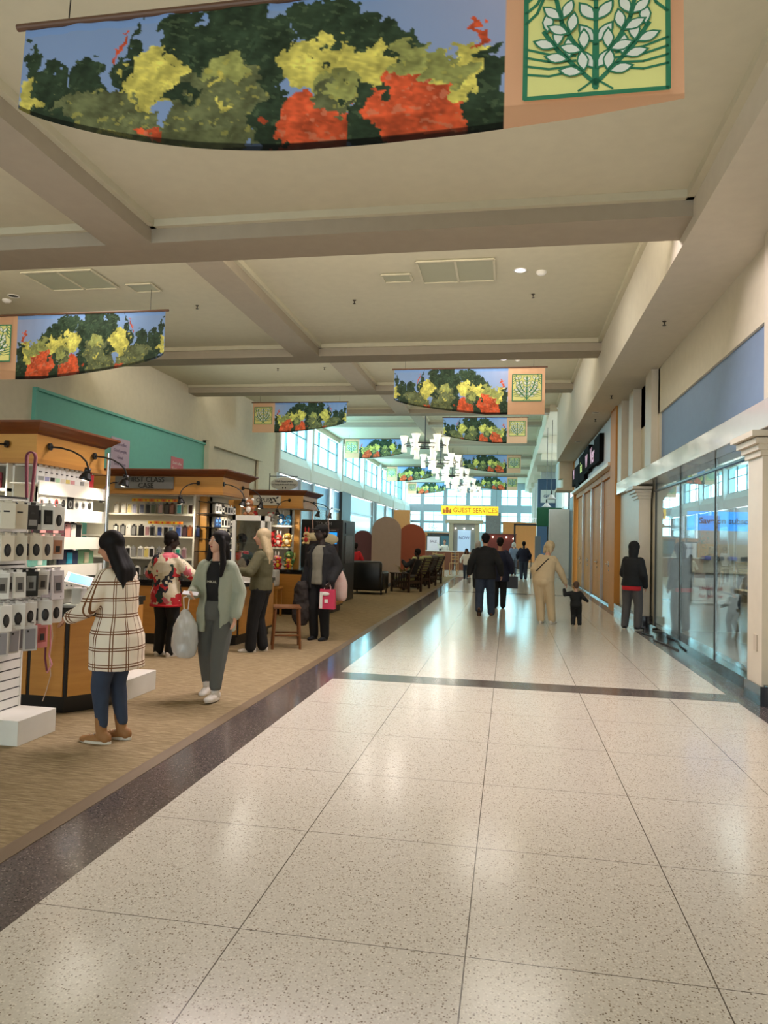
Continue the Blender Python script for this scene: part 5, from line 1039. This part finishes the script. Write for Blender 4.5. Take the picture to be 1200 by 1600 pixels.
# planting at the end
LEAF = mat('leaf_green', (46, 84, 50), 0.7, noise=(8, (80, 120, 70), (1, 1, 1)))
def bush(x, y, z, s, label):
    b = MB(); rnd = random.Random(int(x*10+y))
    for i in range(90):
        d = Vector((rnd.gauss(0, 1), rnd.gauss(0, 1), rnd.gauss(0, 1))).normalized()*s*(0.5+0.5*rnd.random()); u = d.orthogonal().normalized()*0.09*s; v = d.cross(u).normalized()*0.05*s+Vector((0, 0, 0.04*s)); b.add([d-u, d+v, d+u, d-v], [(0, 1, 2, 3)])
    t = empty('potted_shrub', (x, y, z), label, 'shrub'); b.build('foliage', LEAF, t, loc=(0, 0, 0)); b = MB(); b.cyl((0, 0, -z), (0, 0, -s*0.3), 0.12, 0.04, 8); b.build('stem', DW, t)
bush(-6.2, 46, 1.9, 0.75, 'leafy green shrub beside the white poster'); bush(-5.1, 47, 2.35, 0.5, 'smaller dark shrub above the dark food stall')
# right side details: letter boxes of the shop sign
def letters(y0, y1, z, cols, label):
    pass
t = empty('shop_sign', (2.60, 25.7, 4.42), 'black boxed shop sign with pink and green script letters on the white board', 'sign')
PK2 = mat('pink_letters', (236, 190, 216), 0.4, emit=0.5); GN = mat('lime_letters', (190, 220, 120), 0.4, emit=0.6)
for i, (ya, yb, za, zb_) in enumerate([(21.2, 22.6, -0.35, 0.45), (22.5, 24.2, -0.3, 0.3), (24.0, 25.6, -0.35, 0.5), (25.4, 27.4, -0.5, 0.45), (27.2, 28.6, -0.6, 0.25), (28.6, 30.2, -0.4, 0.25)]):
    MB().box(-0.10, ya-25.7, za, 0.03, yb-25.7, zb_).build('letter_box', mat('matte_black', (12, 12, 12), 0.9, spec=0.1), t)
for body, y, m, s in (('Ver', 22.9, PK2, 0.75), ('W', 24.6, PK2, 0.6), ('ica', 26.4, GN, 0.6), ('M', 29.3, PK2, 0.55)): text('lettering', body, s, m, t, (-0.115, y-25.7, 0.0), RXN)
for k, y in enumerate((39.0,)):
    t = empty('wall_screen', (3.0, y, 3.4), 'tall tilted screen hanging beyond the maple shop front', 'screen'); MB().box(-0.05, -1.3, -1.2, 0.05, 1.3, 1.3).build('casing', BLACK, t); MB().box(-0.06, -1.15, -1.05, -0.05, 1.15, 1.15).build('display', mat('screen_pale', (196, 214, 224), 0.2, emit=0.3), t)
t = empty('shop_cabinet', (2.95, 33.6, 0), 'black panel and dark frame just past the maple shop front', 'panel'); MB().box(-0.1, -2.2, 0, 0.2, 2.0, 3.9).build('panel', DARK, t); MB().box(-0.14, -1.6, 0.3, -0.1, -0.9, 3.6).build('strip', mat('grey_strip', (120, 120, 120), 0.4), t)
for i, (x, y, z) in enumerate([(1.85, 33.2, 3.75), (1.75, 35.4, 3.5)]):
    t = empty('pendant_lamp', (x, y, z), ['pendant lamp with white bell shade, nearer of the two', 'pendant lamp with white bell shade, further of the two'][i], 'pendant lamp', 'bell shaped pendants past the maple shop')
    MB().lathe((0, 0, 0), [(0.03, 0.16), (0.09, 0.12), (0.15, 0.02), (0.24, -0.05), (0.23, -0.06), (0.13, 0.0)], 18).build('lamp_shade', mat('bell_white', (226, 232, 236), 0.3), t, True); MB().cyl((0, 0, 0.12), (0, 0, 0.34), 0.05, 0.03, 10).build('socket', BLKM, t); MB().cyl((0, 0, 0.3), (0, 0, 7.45-z), 0.012, n=6).build('rod', BLKM, t)
# door notice, plaque, floor cables by the hooded person
b = MB(); b.box(-0.02, -0.12, 0, 0, 0.12, 0.75); b.k = 1; b.box(-0.025, -0.1, 0.35, -0.018, 0.1, 0.6); b.k = 2
for k in range(8): b.box(-0.025, -0.1, 0.03+0.04*k, -0.018, 0.1, 0.05+0.04*k)
b.build('door_poster', [mat('poster_cream', (224, 214, 196), 0.5), mat('poster_photo', (150, 110, 84), 0.4), DARK], None, False, (2.64, 19.52, 1.0-0.0), label='narrow poster of small pictures beside the maple door', category='poster')
MB().box(-0.012, -0.05, 0, 0, 0.05, 0.17).build('wall_plate', mat('plate_cream', (200, 186, 166), 0.5), None, False, (2.62, 8.28, 0.55), label='small beige plate low on the nearest pilaster', category='wall plate')
# inside the glazed shop
t = empty('display_screen', (4.0, 13.6, 2.12), 'long blue lit sign inside the glazed shop', 'sign')
MB().box(-0.85, 0, -0.17, 0.95, 0.05, 0.17).build('panel', mat('panel_blue', (30, 130, 216), 0.4, emit=2.8), t); text('lettering', 'Save on subscriptions', 0.145, NVY, t, (-0.66, -0.01, 0), R90, align='LEFT', bold=0.004, ext=0.002)
for i, y in enumerate((10.5, 13.0)):
    t = empty('display_table', (5.0, y, 0), ['long pale wooden shop table near the glass', 'second pale wooden shop table deeper inside'][i], 'table'); MB().bbox(-1.1, -0.5, 0.86, 1.1, 0.5, 0.93, 0.01).build('tabletop', mat('shop_oak', (206, 180, 140), 0.4), t)
    for sx in (-0.95, 0.95):
        for sy in (-0.4, 0.4): MB().box(sx-0.05, sy-0.05, 0, sx+0.05, sy+0.05, 0.86).build('leg', MC['shop_oak'], t)
t = empty('wall_shelving', (3.9, 15.0, 0), 'pale shelf wall with watches inside the glazed shop', 'shelving')
MB().box(-0.35, -0.06, 1.15, 1.3, 0, 1.72).build('backboard', mat('pale_board', (214, 200, 172), 0.6), t)
for i in range(4): MB().lathe((-0.1+0.24*i, -0.09, 1.44), [(0.075, -0.04), (0.09, -0.02), (0.09, 0.02), (0.075, 0.04)], 14).build('headphones', BLACK if i % 2 else mat('lilac_item', (130, 130, 190), 0.4), t)
MB().box(-0.35, -0.04, 0.55, 0.35, -0.02, 1.05).build('poster', WHITE, t); text('lettering', 'Unlimited', 0.11, mat('ink_red', (190, 50, 70), 0.5), t, (0, -0.05, 0.85), R90, ext=0.002); text('lettering', 'for phone', 0.11, MC['ink_red'], t, (0, -0.05, 0.7), R90, ext=0.002)
# ================================================================ PEOPLE
def plaid_fn(nt, b):
    tc = nn(nt, 'ShaderNodeTexCoord'); s = nn(nt, 'ShaderNodeSeparateXYZ'); nt.links.new(tc.outputs['Object'], s.inputs[0])
    def mth(op, a, c=None):
        n = nn(nt, 'ShaderNodeMath', operation=op)
        for i, q in enumerate((a, c)):
            if q is None: continue
            if isinstance(q, (int, float)): n.inputs[i].default_value = q
            else: nt.links.new(q, n.inputs[i])
        return n.outputs[0]
    def lines(co, per, off, wd): return mth('LESS_THAN', mth('PINGPONG', mth('ADD', co, off), per/2), wd)
    hz = s.outputs[2]; vx = mth('MULTIPLY', mth('ARCTAN2', s.outputs[0], mth('ADD', s.outputs[1], 0.013)), 0.21); out = None
    for co, off in ((hz, 10.0), (hz, 10.02), (vx, 10.03), (vx, 10.05)):
        l = lines(co, 0.125, off, 0.0042); out = l if out is None else mth('MAXIMUM', out, l)
    mx = nn(nt, 'ShaderNodeMix', data_type='RGBA'); mx.inputs[6].default_value = (*srgb((226, 212, 192)), 1); mx.inputs[7].default_value = (*srgb((112, 72, 44)), 1)
    nt.links.new(out, mx.inputs[0]); nt.links.new(mx.outputs[2], b.inputs['Base Color'])
PLAID = node_mat('plaid_wool', plaid_fn, rough=0.9, spec=0.15)
def floral_fn(nt, b):
    tc = nn(nt, 'ShaderNodeTexCoord'); n = nn(nt, 'ShaderNodeTexNoise'); n.inputs['Scale'].default_value = 9; v = nn(nt, 'ShaderNodeTexVoronoi'); v.inputs['Scale'].default_value = 13
    ad = nn(nt, 'ShaderNodeMix', data_type='VECTOR'); ad.inputs[0].default_value = 0.18; nt.links.new(tc.outputs['Object'], n.inputs['Vector']); nt.links.new(tc.outputs['Object'], ad.inputs[4]); nt.links.new(n.outputs['Color'], ad.inputs[5]); nt.links.new(ad.outputs[1], v.inputs['Vector'])
    sp = nn(nt, 'ShaderNodeSeparateColor'); nt.links.new(v.outputs['Color'], sp.inputs[0])
    r = ramp(nt, [(0, (214, 200, 170)), (0.24, (186, 30, 40)), (0.36, (34, 62, 50)), (0.5, (200, 184, 150)), (0.64, (206, 100, 110)), (0.72, (30, 32, 44)), (0.8, (220, 208, 184)), (0.92, (180, 40, 44))], 'CONSTANT')
    nt.links.new(sp.outputs[0], r.inputs[0]); nt.links.new(r.outputs[0], b.inputs['Base Color'])
FLOR = node_mat('floral_fabric', floral_fn, rough=0.75)
HAIRK = mat('black_hair', (12, 10, 10), 0.6, spec=0.15, noise=(40, (30, 24, 22), (8, 8, 0.4))); BLOND = mat('blonde_hair', (226, 206, 164), 0.5, noise=(26, (130, 100, 66), (8, 8, 0.4))); GREYH = mat('grey_hair', (196, 190, 182), 0.6); BRH = mat('brown_hair', (84, 58, 40), 0.6)
DENIM = mat('dark_denim', (34, 44, 62), 0.8, noise=(12, (48, 60, 80), (1, 1, 1))); BLKC = mat('black_cloth', (17, 17, 19), 0.85); CHAR = mat('charcoal_cloth', (26, 26, 29), 0.85)
SAGE = mat('sage_fleece', (158, 164, 146), 0.95); GRSW = mat('grey_sweatpants', (92, 94, 90), 0.95); OLV = mat('olive_jacket', (84, 80, 52), 0.8); WSH = mat('white_shoe', (222, 214, 204), 0.6); TANB = mat('tan_boot', (150, 104, 58), 0.7)
CREAMC = mat('cream_knit', (206, 182, 146), 0.9); SOLE = mat('sole_white', (214, 204, 186), 0.6); SOLEB = mat('sole_dark', (50, 38, 30), 0.7); NAVYC = mat('navy_cloth', (20, 26, 52), 0.85); REDC = mat('red_cloth', (190, 26, 36), 0.8); GREYK = mat('grey_knit', (140, 136, 120), 0.9, noise=(14, (122, 118, 104), (6, 6, .3)))
def WP(J, v):
    r = J['R']; return Vector(r.location)+Matrix.Rotation(r.rotation_euler[2], 3, 'Z') @ Vector(v)
# woman in the plaid coat
J = figure('person with long black hair in a cream plaid coat and tan boots', (-3.02, 5.22, 0), PI/2-0.12, 1.60, 'tan', g=1.12, lean=0.05, hyaw=0.2, hpitch=-0.25,
    aL=(-0.02, 0.17, -0.20), aR=(0.03, 0.15, -0.235), pL=(-0.6, -1, -0.3), pR=(0.6, -1, -0.3), nL=(0.3, 0, -1), nR=(-0.3, 0, -1), fR=(0.05, -0.01, 0.045, 0.05, 0), fL=(-0.05, 0.03, 0.045, 0.0, 0), kneefwd=(0, 1, 0),
    legs=dict(m=DENIM, d=0.008, hem=0.07, flare=0.0, slim=0.78), shoes=dict(m=TANB, sole=SOLE, boot=0.26, s=1.16, laces=mat('lace', (210, 190, 160), 0.7)),
    top=dict(m=PLAID, d=0.03, hem=-0.155, sleeve=0.93, flare=0.028, name='coat', collar=0.02, wr=0.02), hair=dict(m=HAIRK, style='long', length=0.17))
# person in the flowery jacket
J = figure('person in a flowery red and cream jacket with their back turned, facing the middle kiosk', (-4.52, 9.0, 0), -0.15, 1.63, 'dark', g=1.12, hyaw=-0.7, hpitch=-0.2, aL=(-0.0, 0.16, -0.16), aR=(0.03, 0.17, -0.16), pL=(-1, -0.6, -0.5), pR=(1, -0.6, -0.5),
    legs=dict(m=BLKC, d=0.016), shoes=dict(m=WSH, sole=SOLE), top=dict(m=FLOR, d=0.035, hem=-0.10, flare=0.01, collar=0.025), hair=dict(m=HAIRK, style='short'))
b = MB(); h = J['h']
loft(b, [(J['T'](-0.105), J['r0'], J['f0'], 0.094*h*1.12+0.05, 0.074*h*1.12+0.05), (J['T'](-0.085), J['r0'], J['f0'], 0.094*h*1.12+0.05, 0.074*h*1.12+0.05)], 0, 2*PI-.001, 0.02); b.build('hem_band', REDC, J['R'], True)
# woman with the bag and phone
PR = PI-0.0
J = figure('person with loose black hair in an open sage hoodie holding a pale phone', (-2.92, 6.92, 0), PI+0.10, 1.64, 'fair', g=1.02, vox=0.008, face=True, hyaw=-0.62, hpitch=0.14, twist=-0.1, hipz=0.51,
    aR=(0.0, 0.135, -0.165), aL=(-0.035, 0.035, -0.295), pR=(0.35, -1, -0.2), pL=(-0.2, -1, 0), nR=(-1, 0, 0.3), nL=(1, 0, 0), fR=(0.075, -0.10, 0.05, 0.0, 0.1), fL=(-0.045, 0.12, 0.045, -0.15, -0.05), kneefwd=(0, 1, 0),
    legs=dict(m=GRSW, d=0.024, hem=0.06, flare=0.0, slim=0.85), shoes=dict(m=WSH, sole=SOLE, laces=SOLE, s=1.14), shirt=dict(m=BLKC, d=0.012, hem=0.0, sleeve=0.3, collar=0.01), top=dict(m=SAGE, d=0.036, hem=-0.105, flare=0.012, openf=0.42, hood=1, wr=0.02, name='hoodie'),
    hair=dict(m=HAIRK, style='loose', length=0.10))
o = text('shirt_print', 'MIKAL', 0.035, mat('print_white', (200, 198, 180), 0.7), J['R'], tuple(J['T'](0.20)+J['fw']*0.142), (PI/2, 0, PI), ext=0.002)
hw = J['arm'][1][1]; p = WP(J, hw+(J['arm'][1][1]-J['arm'][1][0]).normalized()*0.09+Vector((0, 0.0, 0.012)))
o = MB().bbox(-0.075, -0.038, -0.005, 0.075, 0.038, 0.005, 0.003).build('mobile_phone', mat('phone_white', (226, 226, 230), 0.2), None, False, tuple(p), label='pale phone held by the woman in the sage hoodie', category='phone'); o.rotation_euler = (0.35, 0.1, 0.3)
ew = WP(J, J['arm'][1][0]*0.35+hw*0.65+Vector((0, 0, -0.02)))
t = empty('shopping_bag', (ew.x-0.06, ew.y-0.02, 0.40), 'clear plastic drawstring bag hanging beside the sage hoodie', 'bag', rz=0.1)
b = MB(); prof = [(0.10, 0.06, 0.0), (0.13, 0.075, 0.05), (0.135, 0.08, 0.2), (0.125, 0.065, 0.33), (0.075, 0.045, 0.42), (0.03, 0.028, 0.50)]
loft(b, [(Vector((0, 0, z)), Vector((1, 0, 0)), Vector((0, 1, 0)), a, c) for a, c, z in prof], n=20)
o = b.build('bag_body', mat('clear_plastic', (240, 241, 238), 0.2, spec=0.8, noise=(7, (176, 180, 178), (2.5, 2.5, .5)), alpha=0.8), t, True)
d_ = o.modifiers.new('sub', 'SUBSURF'); d_.levels = d_.render_levels = 2; d_ = o.modifiers.new('crumple', 'DISPLACE'); d_.texture = bpy.data.textures.get('folds'); d_.strength = 0.05; d_.mid_level = 0.5
b = MB()
for s in (-1, 1): b.tube([(s*0.02, 0, 0.48), (s*0.03, 0, 0.6), (0.06-s*0.01, 0.02, ew.z-0.40)], 0.006, 6)
b.build('cord', mat('cord_white', (236, 232, 226), 0.6), t)
# blonde woman
J = figure('person with long blonde hair in an olive jacket and black trousers, hands held in front', (-3.47, 9.78, 0), PI/2+0.12, 1.70, 'fair', g=1.08, vox=0.009, face=True, lean=-0.02, hyaw=0.1, hpitch=0.05, aL=(0.0, 0.20, -0.145), aR=(0.0, 0.19, -0.16), pL=(-0.8, -1, -0.5), pR=(0.8, -1, -0.5), nL=(0.2, 0, 1), nR=(-0.2, 0, 1), curl=0.3,
    fR=(0.055, -0.02, 0.045, -0.1, 0), fL=(-0.05, 0.06, 0.045, 0.15, 0), legs=dict(m=BLKC, d=0.018, flare=0.012), shoes=dict(m=WSH, sole=SOLE), top=dict(m=OLV, d=0.032, hem=0.0, collar=0.03, wr=0.02), hair=dict(m=BLOND, style='long', length=0.10))
# tall man with cap
J = figure('tall person in a black cap and open black jacket over a grey sweater, holding bags', (-2.98, 11.25, 0), PI-0.25, 1.80, 'dark', g=1.08, vox=0.01, face=False, hyaw=-0.45, aR=(0.05, 0.02, -0.295), aL=(-0.03, 0.06, -0.27), nL=(1, 0, 0), nR=(-1, 0, 0), curl=0.9,
    legs=dict(m=BLKC, d=0.018), shoes=dict(m=BLKC, sole=SOLEB), shirt=dict(m=GREYK, d=0.026, hem=-0.02, sleeve=0.3, collar=0.015, name='sweater'), top=dict(m=CHAR, d=0.055, hem=-0.06, openf=0.5, hood=1, wr=0.02), hair=dict(m=HAIRK, style='short'))
Hc, hu, hf, hs, rot = J['Hc'], J['hu'], J['hf'], J['hs'], J['hrot']
b = MB(); b.ell(Hc+hu*hs*0.27-hf*hs*0.03, (hs*0.39, hs*0.44, hs*0.30), 18, 10, rot); b.ell(Hc+hu*hs*0.2+hf*hs*0.5, (hs*0.27, hs*0.25, hs*0.04), 14, 6, rot); remesh(b.build('cap', BLKC, J['R']), 0.01, 1)
lw = WP(J, J['arm'][-1][1]+Vector((0, 0, -0.07))); rw = WP(J, J['arm'][1][1]+Vector((0, 0, -0.07)))
def paper_bag(x, y, ztop, w_, h_, d, c, label, hand_z, mark=None, rz=0):
    t = empty('shopping_bag', (x, y, ztop-h_), label, 'bag', rz=rz)
    b = MB(); b.prism([(-w_/2, -d/2), (w_/2, -d/2), (w_/2, d/2), (-w_/2, d/2)], 0, h_, [(-w_/2+.005, -d/2+0.02), (w_/2-.005, -d/2+0.02), (w_/2-.005, d/2-0.02), (-w_/2+.005, d/2-0.02)]); b.build('bag_body', mat('bag_%d_%d' % c[:2], c, 0.5), t)
    b = MB()
    for s in (-1, 1): b.tube([(-w_*0.22, s*(d/2-0.02), h_), (-w_*0.12, s*0.01, h_+hand_z*0.8), (0, 0, h_+hand_z), (w_*0.12, s*0.01, h_+hand_z*0.8), (w_*0.22, s*(d/2-0.02), h_)], 0.005, 6)
    b.build('handle', mat('handle_pale', (226, 200, 190), 0.6), t)
    if mark: mark(t)
def mk(t):
    b = MB(); b.box(-0.115, -0.066, 0.01, -0.07, -0.06, 0.27); b.ell((-0.03, -0.05, 0.24), (0.07, 0.012, 0.03), 12, 6); b.box(-0.035, -0.066, 0.10, 0.02, -0.06, 0.155); b.build('white_mark', WHITE, t)
paper_bag(lw.x-0.04, lw.y-0.02, lw.z-0.07, 0.25, 0.31, 0.12, (206, 48, 84), 'raspberry pink paper bag with white shapes held by the tall man', 0.09, mk)
t = empty('shopping_bag', (-2.76, 11.7, 0.60), 'white translucent carrier bag hanging behind the raspberry pink bag', 'bag')
b = MB(); loft(b, [(Vector((0, 0, z)), Vector((1, 0, 0)), Vector((0, 1, 0)), a, c) for a, c, z in [(0.08, 0.06, 0), (0.115, 0.08, 0.06), (0.12, 0.08, 0.27), (0.08, 0.05, 0.4), (0.03, 0.03, 0.5)]], n=18); b.build('bag_body', mat('carrier_white', (226, 214, 206), 0.4, noise=(5, (214, 160, 150), (1, 1, 2))), t, True)
b = MB(); b.tube([(0, 0, 0.48), (-0.04, -0.1, 0.56), (-0.06, -0.2, 0.58)], 0.008, 6); b.build('handle', WHITE, t)
b = MB(); loft(b, [(Vector((0, 0, z)), Vector((1, 0, 0)), Vector((0, 1, 0)), a, c) for a, c, z in [(0.10, 0.07, 0.0), (0.15, 0.09, 0.12), (0.14, 0.08, 0.4), (0.12, 0.08, 0.6), (0.06, 0.05, 0.7)]], n=18)
o = b.build('held_coat', mat('dark_lace', (26, 22, 22), 0.8, noise=(40, (58, 50, 46), (1, 1, 1))), None, False, (rw.x-0.02, rw.y-0.1, rw.z-0.62), label='dark patterned coat draped over the arm of the tall man beside the stool', category='coat'); remesh(o, 0.014, 2, 0.06)
# walking man in black
J = figure('broad person in a black jacket and dark jeans walking away down the terrazzo', (-0.52, 16.35, 0), 0.0, 1.80, 'tan', g=1.18, bw=1.1, hpitch=-0.15, hyaw=0.15, aR=(0.085, 0.02, -0.285), aL=(-0.085, 0.0, -0.285), hipz=0.51, fR=(0.085, 0.02, 0.045, 0, 0), fL=(-0.06, -0.14, 0.085, 0, 0.9), curl=0.7,
    legs=dict(m=DENIM, d=0.02, flare=0.01), shoes=dict(m=mat('brown_shoe', (96, 58, 34), 0.6), sole=SOLEB), top=dict(m=BLKC, d=0.045, hem=-0.055, hood=1, flare=0.01), hair=dict(m=HAIRK, style='short'))
p = WP(J, J['arm'][-1][1]+Vector((0.0, 0.03, -0.1)))
b = MB(); b.cyl((0, 0, -0.13), (0, 0, 0.0), 0.03, 0.04, 14); b.k = 1; b.cyl((0, 0, 0.0), (0, 0, 0.015), 0.042, n=14); b.build('drink_cup', [mat('cup_grey', (120, 116, 108), 0.4), WHITE], None, True, tuple(p), label='drink cup held low by the man walking away in black', category='cup')
J = figure('person in a dark navy coat walking just ahead, partly hidden by the man in black', (-0.22, 18.3, 0), 0.0, 1.72, 'tan', g=1.1, aR=(0.07, 0.0, -0.28), fine=False, legs=dict(m=BLKC, d=0.02), shoes=dict(m=BLKC), top=dict(m=NAVYC, d=0.045, hem=-0.12, flare=0.02), hair=dict(m=HAIRK, style='short'))
p = WP(J, J['arm'][1][1]); paper_bag(p.x+0.02, p.y, p.z-0.1, 0.28, 0.3, 0.12, (24, 26, 34), 'black tote carried by the person in the navy coat', 0.06)
# beige woman with toddler
J = figure('blonde person in a beige knit set holding the hand of a toddler', (0.72, 15.15, 0), -0.25, 1.68, 'fair', g=1.26, bw=0.92, lean=0.22, side=0.10, hyaw=-0.5, hpitch=-0.3, aR=(0.12, 0.10, -0.265), aL=(-0.05, -0.02, -0.29), hipy=-0.03, hipx=0.0, curl=0.8, fR=(0.10, 0.03, 0.045, -0.3, 0), fL=(-0.03, 0, 0.045, 0, 0),
    legs=dict(m=CREAMC, d=0.02, hem=0.02), shoes=dict(m=WSH, sole=SOLE), top=dict(m=CREAMC, d=0.03, hem=0.01, collar=0.01, name='sweater'), hair=dict(m=BLOND, style='cut'))
b = MB(); T = J['T']; rt, fw = J['rt'], J['fw']
pts = [J['sh'][1]-rt*0.03+J['up']*0.055, T(0.26)-fw*0.165+rt*0.05, T(0.17)-fw*0.17-rt*0.06, T(0.10)-fw*0.14-rt*0.15]; b.tube(pts, 0.012, 6); b.build('bag_strap', BLKC, J['R'])
hb = WP(J, J['arm'][1][1])
J = figure('toddler in black clothes walking hand in hand with the woman in beige', (1.36, 15.05, 0), -0.1, 0.88, 'fair', g=1.25, aL=(-0.16, 0.02, 0.06), aR=(0.14, 0.0, -0.18), pL=(0, -1, -1), pR=(0, -1, -0.3), hpitch=-0.1, hipz=0.46, bw=1.05, vox=0.009, kneefwd=(0, 1, 0), fR=(0.085, 0.02, 0.045, 0, 0), fL=(-0.06, -0.03, 0.05, 0, 0.2),
    legs=dict(m=BLKC, d=0.014), shoes=dict(m=BLKC, sole=SOLE, s=1.0), top=dict(m=BLKC, d=0.02, hem=-0.02), hair=dict(m=BRH, style='short'))
# hooded person leaning at the glass
J = figure('person in a black hood over a red shirt beside the glazed shop', (2.40, 14.75, 0), -0.55, 1.68, 'fair', g=1.08, side=0.03, hyaw=-0.3, hpitch=-0.1, aR=(0.02, 0.05, -0.29), aL=(0.03, 0.15, -0.19), pL=(-0.4, -1, -0.4), fR=(0.06, 0.02, 0.045, -0.3, 0), fL=(-0.10, 0.03, 0.045, 0.4, 0),
    legs=dict(m=mat('ash_trousers', (84, 80, 80), 0.9), d=0.02, flare=0.004), shoes=dict(m=BLKC, sole=SOLE), shirt=dict(m=REDC, d=0.02, hem=-0.055, sleeve=0.3, flare=0.012), top=dict(m=BLKC, d=0.04, hem=-0.005, hood=2, flare=0.006, name='hoodie'))
# lounging person, child in red
J = figure('person in black lying back in the nearest olive recliner', (-3.12, 22.75, 0), math.radians(62), 1.72, 'dark', lean=-0.45, hipz=0.33, hipy=-0.03, fine=False, aR=(0.05, 0.22, -0.12), aL=(-0.05, 0.22, -0.12), fR=(0.09, 0.52, 0.05, 0, 0), fL=(-0.09, 0.50, 0.05, 0, 0), kneefwd=(0, 0.4, 1),
    legs=dict(m=mat('grey_jeans', (110, 110, 112), 0.8), d=0.018), shoes=dict(m=WSH), top=dict(m=BLKC, d=0.035, hem=0.0), hair=dict(m=HAIRK, style='short'))
J = figure('child in a red top standing behind the black armchair', (-5.0, 23.2, 0), 0.5, 1.48, 'dark', fine=False, aL=(-0.1, 0.05, -0.25), aR=(0.05, 0.03, -0.28), legs=dict(m=BLKC, d=0.015), shoes=dict(m=WSH), top=dict(m=REDC, d=0.035, hem=-0.04), hair=dict(m=HAIRK, style='short'))
# person in navy pushing a frame, girl in white, more far visitors
J = figure('person in a navy jacket pushing a wheeled frame far down the walkway', (0.68, 33.9, 0), 0.0, 1.70, 'dark', g=1.25, fine=False, aR=(0.06, 0.12, -0.24), aL=(-0.06, 0.12, -0.24), legs=dict(m=DENIM, d=0.02), shoes=dict(m=BLKC), top=dict(m=NAVYC, d=0.045, hem=-0.03), hair=dict(m=HAIRK, style='short'))
t = empty('wheeled_frame', (0.66, 34.75, 0), 'black wheeled walking frame pushed by the person in navy', 'walking frame')
b = MB()
for s in (-0.38, 0.38): b.tube([(s, -0.15, 0.95), (s, 0.0, 0.5), (s, -0.2, 0.06)], 0.02, 8); b.tube([(s, 0.0, 0.5), (s, 0.3, 0.06)], 0.02, 8)
b.tube([(-0.38, 0, 0.5), (0.38, 0, 0.5)], 0.02, 8); b.build('frame', BLKM, t)
for sx in (-0.38, 0.38):
    for sy in (-0.2, 0.3): MB().cyl((sx-0.02, sy, 0.08), (sx+0.02, sy, 0.08), 0.08, n=16).build('wheel', BLKM, t)
figure('girl in a white top and jeans walking towards the camera beside the cafe chairs', (-1.86, 32.1, 0), PI, 1.32, 'brown', fine=False, aR=(0.08, 0.05, -0.24), aL=(-0.05, 0.05, -0.25), fR=(0.05, -0.06, 0.05, 0, 0.2), fL=(-0.05, 0.08, 0.045, 0, 0), legs=dict(m=DENIM, d=0.016), shoes=dict(m=NAVYC), top=dict(m=WHITE, d=0.03, hem=-0.03), hair=dict(m=HAIRK, style='long', length=0.05))
figure('grey haired person in dark clothes visible past the shoulder of the man in black', (-1.1, 26.0, 0), 0.0, 1.66, 'fair', fine=False, g=1.15, legs=dict(m=BLKC, d=0.02), shoes=dict(m=BLKC), top=dict(m=CHAR, d=0.045, hem=-0.08), hair=dict(m=GREYH, style='cut'))
figure('person in a pale top standing by the planting beyond the terracotta panel', (-5.0, 38.5, 0), 0.4, 1.70, 'brown', fine=False, legs=dict(m=CHAR, d=0.02), shoes=dict(m=BLKC), top=dict(m=mat('pale_top', (196, 196, 206), 0.8), d=0.035, hem=-0.05), hair=dict(m=HAIRK, style='afro'))
figure('person in white with a raised arm behind the reddish counter', (-3.9, 44.0, 0), PI, 1.72, 'fair', fine=False, aR=(0.12, 0.1, 0.05), pR=(0, 1, -1), legs=dict(m=CHAR, d=0.02), shoes=dict(m=BLKC), top=dict(m=WHITE, d=0.035, hem=-0.05), hair=dict(m=BRH, style='short'))
figure('person in grey standing left of the black framed opening', (0.25, 38.6, 0), 0.0, 1.66, 'fair', fine=False, legs=dict(m=mat('grey_blue', (90, 100, 120), 0.8), d=0.02), shoes=dict(m=BLKC), top=dict(m=mat('pale_blue_top', (120, 134, 160), 0.8), d=0.04, hem=-0.05), hair=dict(m=GREYH, style='cut'))
# inside the glazed shop
figure('seated person in a grey jacket at the shop table behind the glass', (4.25, 13.9, 0), PI+0.6, 1.70, 'tan', hipz=0.36, fine=False, lean=0.25, aR=(0.0, 0.2, -0.12), aL=(0.0, 0.2, -0.12), fR=(0.08, 0.22, 0.045, 0, 0), fL=(-0.08, 0.2, 0.045, 0, 0), legs=dict(m=DENIM, d=0.016), shoes=dict(m=BLKC), top=dict(m=mat('grey_jacket', (88, 92, 98), 0.8), d=0.035, hem=0.0), hair=dict(m=HAIRK, style='afro'))
t = empty('shop_stool', (4.25, 13.9, 0), 'round stool under the seated person in the glazed shop', 'stool'); MB().cyl((0, 0, 0.50), (0, 0, 0.55), 0.18, n=20).build('seat', MC['shop_oak'], t)
for a in range(4): MB().cyl((0.12*math.cos(a*PI/2), 0.12*math.sin(a*PI/2), 0.5), (0.2*math.cos(a*PI/2), 0.2*math.sin(a*PI/2), 0), 0.015, n=8).build('leg', MC['shop_oak'], t)
# goods showing through the clear bag, and cables by the glazed shop
b = MB(); b.bbox(-0.09, -0.04, 0.04, 0.09, 0.04, 0.30, 0.02)
b.build('folded_garment', mat('garment_pale', (196, 194, 186), 0.8), None, False, (ew.x-0.06, ew.y-0.02, 0.41), label='pale folded garment inside the clear drawstring bag', category='garment')
b = MB(); b.tube([(2.50, 14.2, 0.012), (2.60, 13.7, 0.012), (2.52, 13.2, 0.012), (2.62, 12.6, 0.012), (2.66, 12.0, 0.012)], 0.012, 6)
b.build('floor_cable', BLACK, None, False, label='black cable on the stone strip by the hooded person', category='cable')
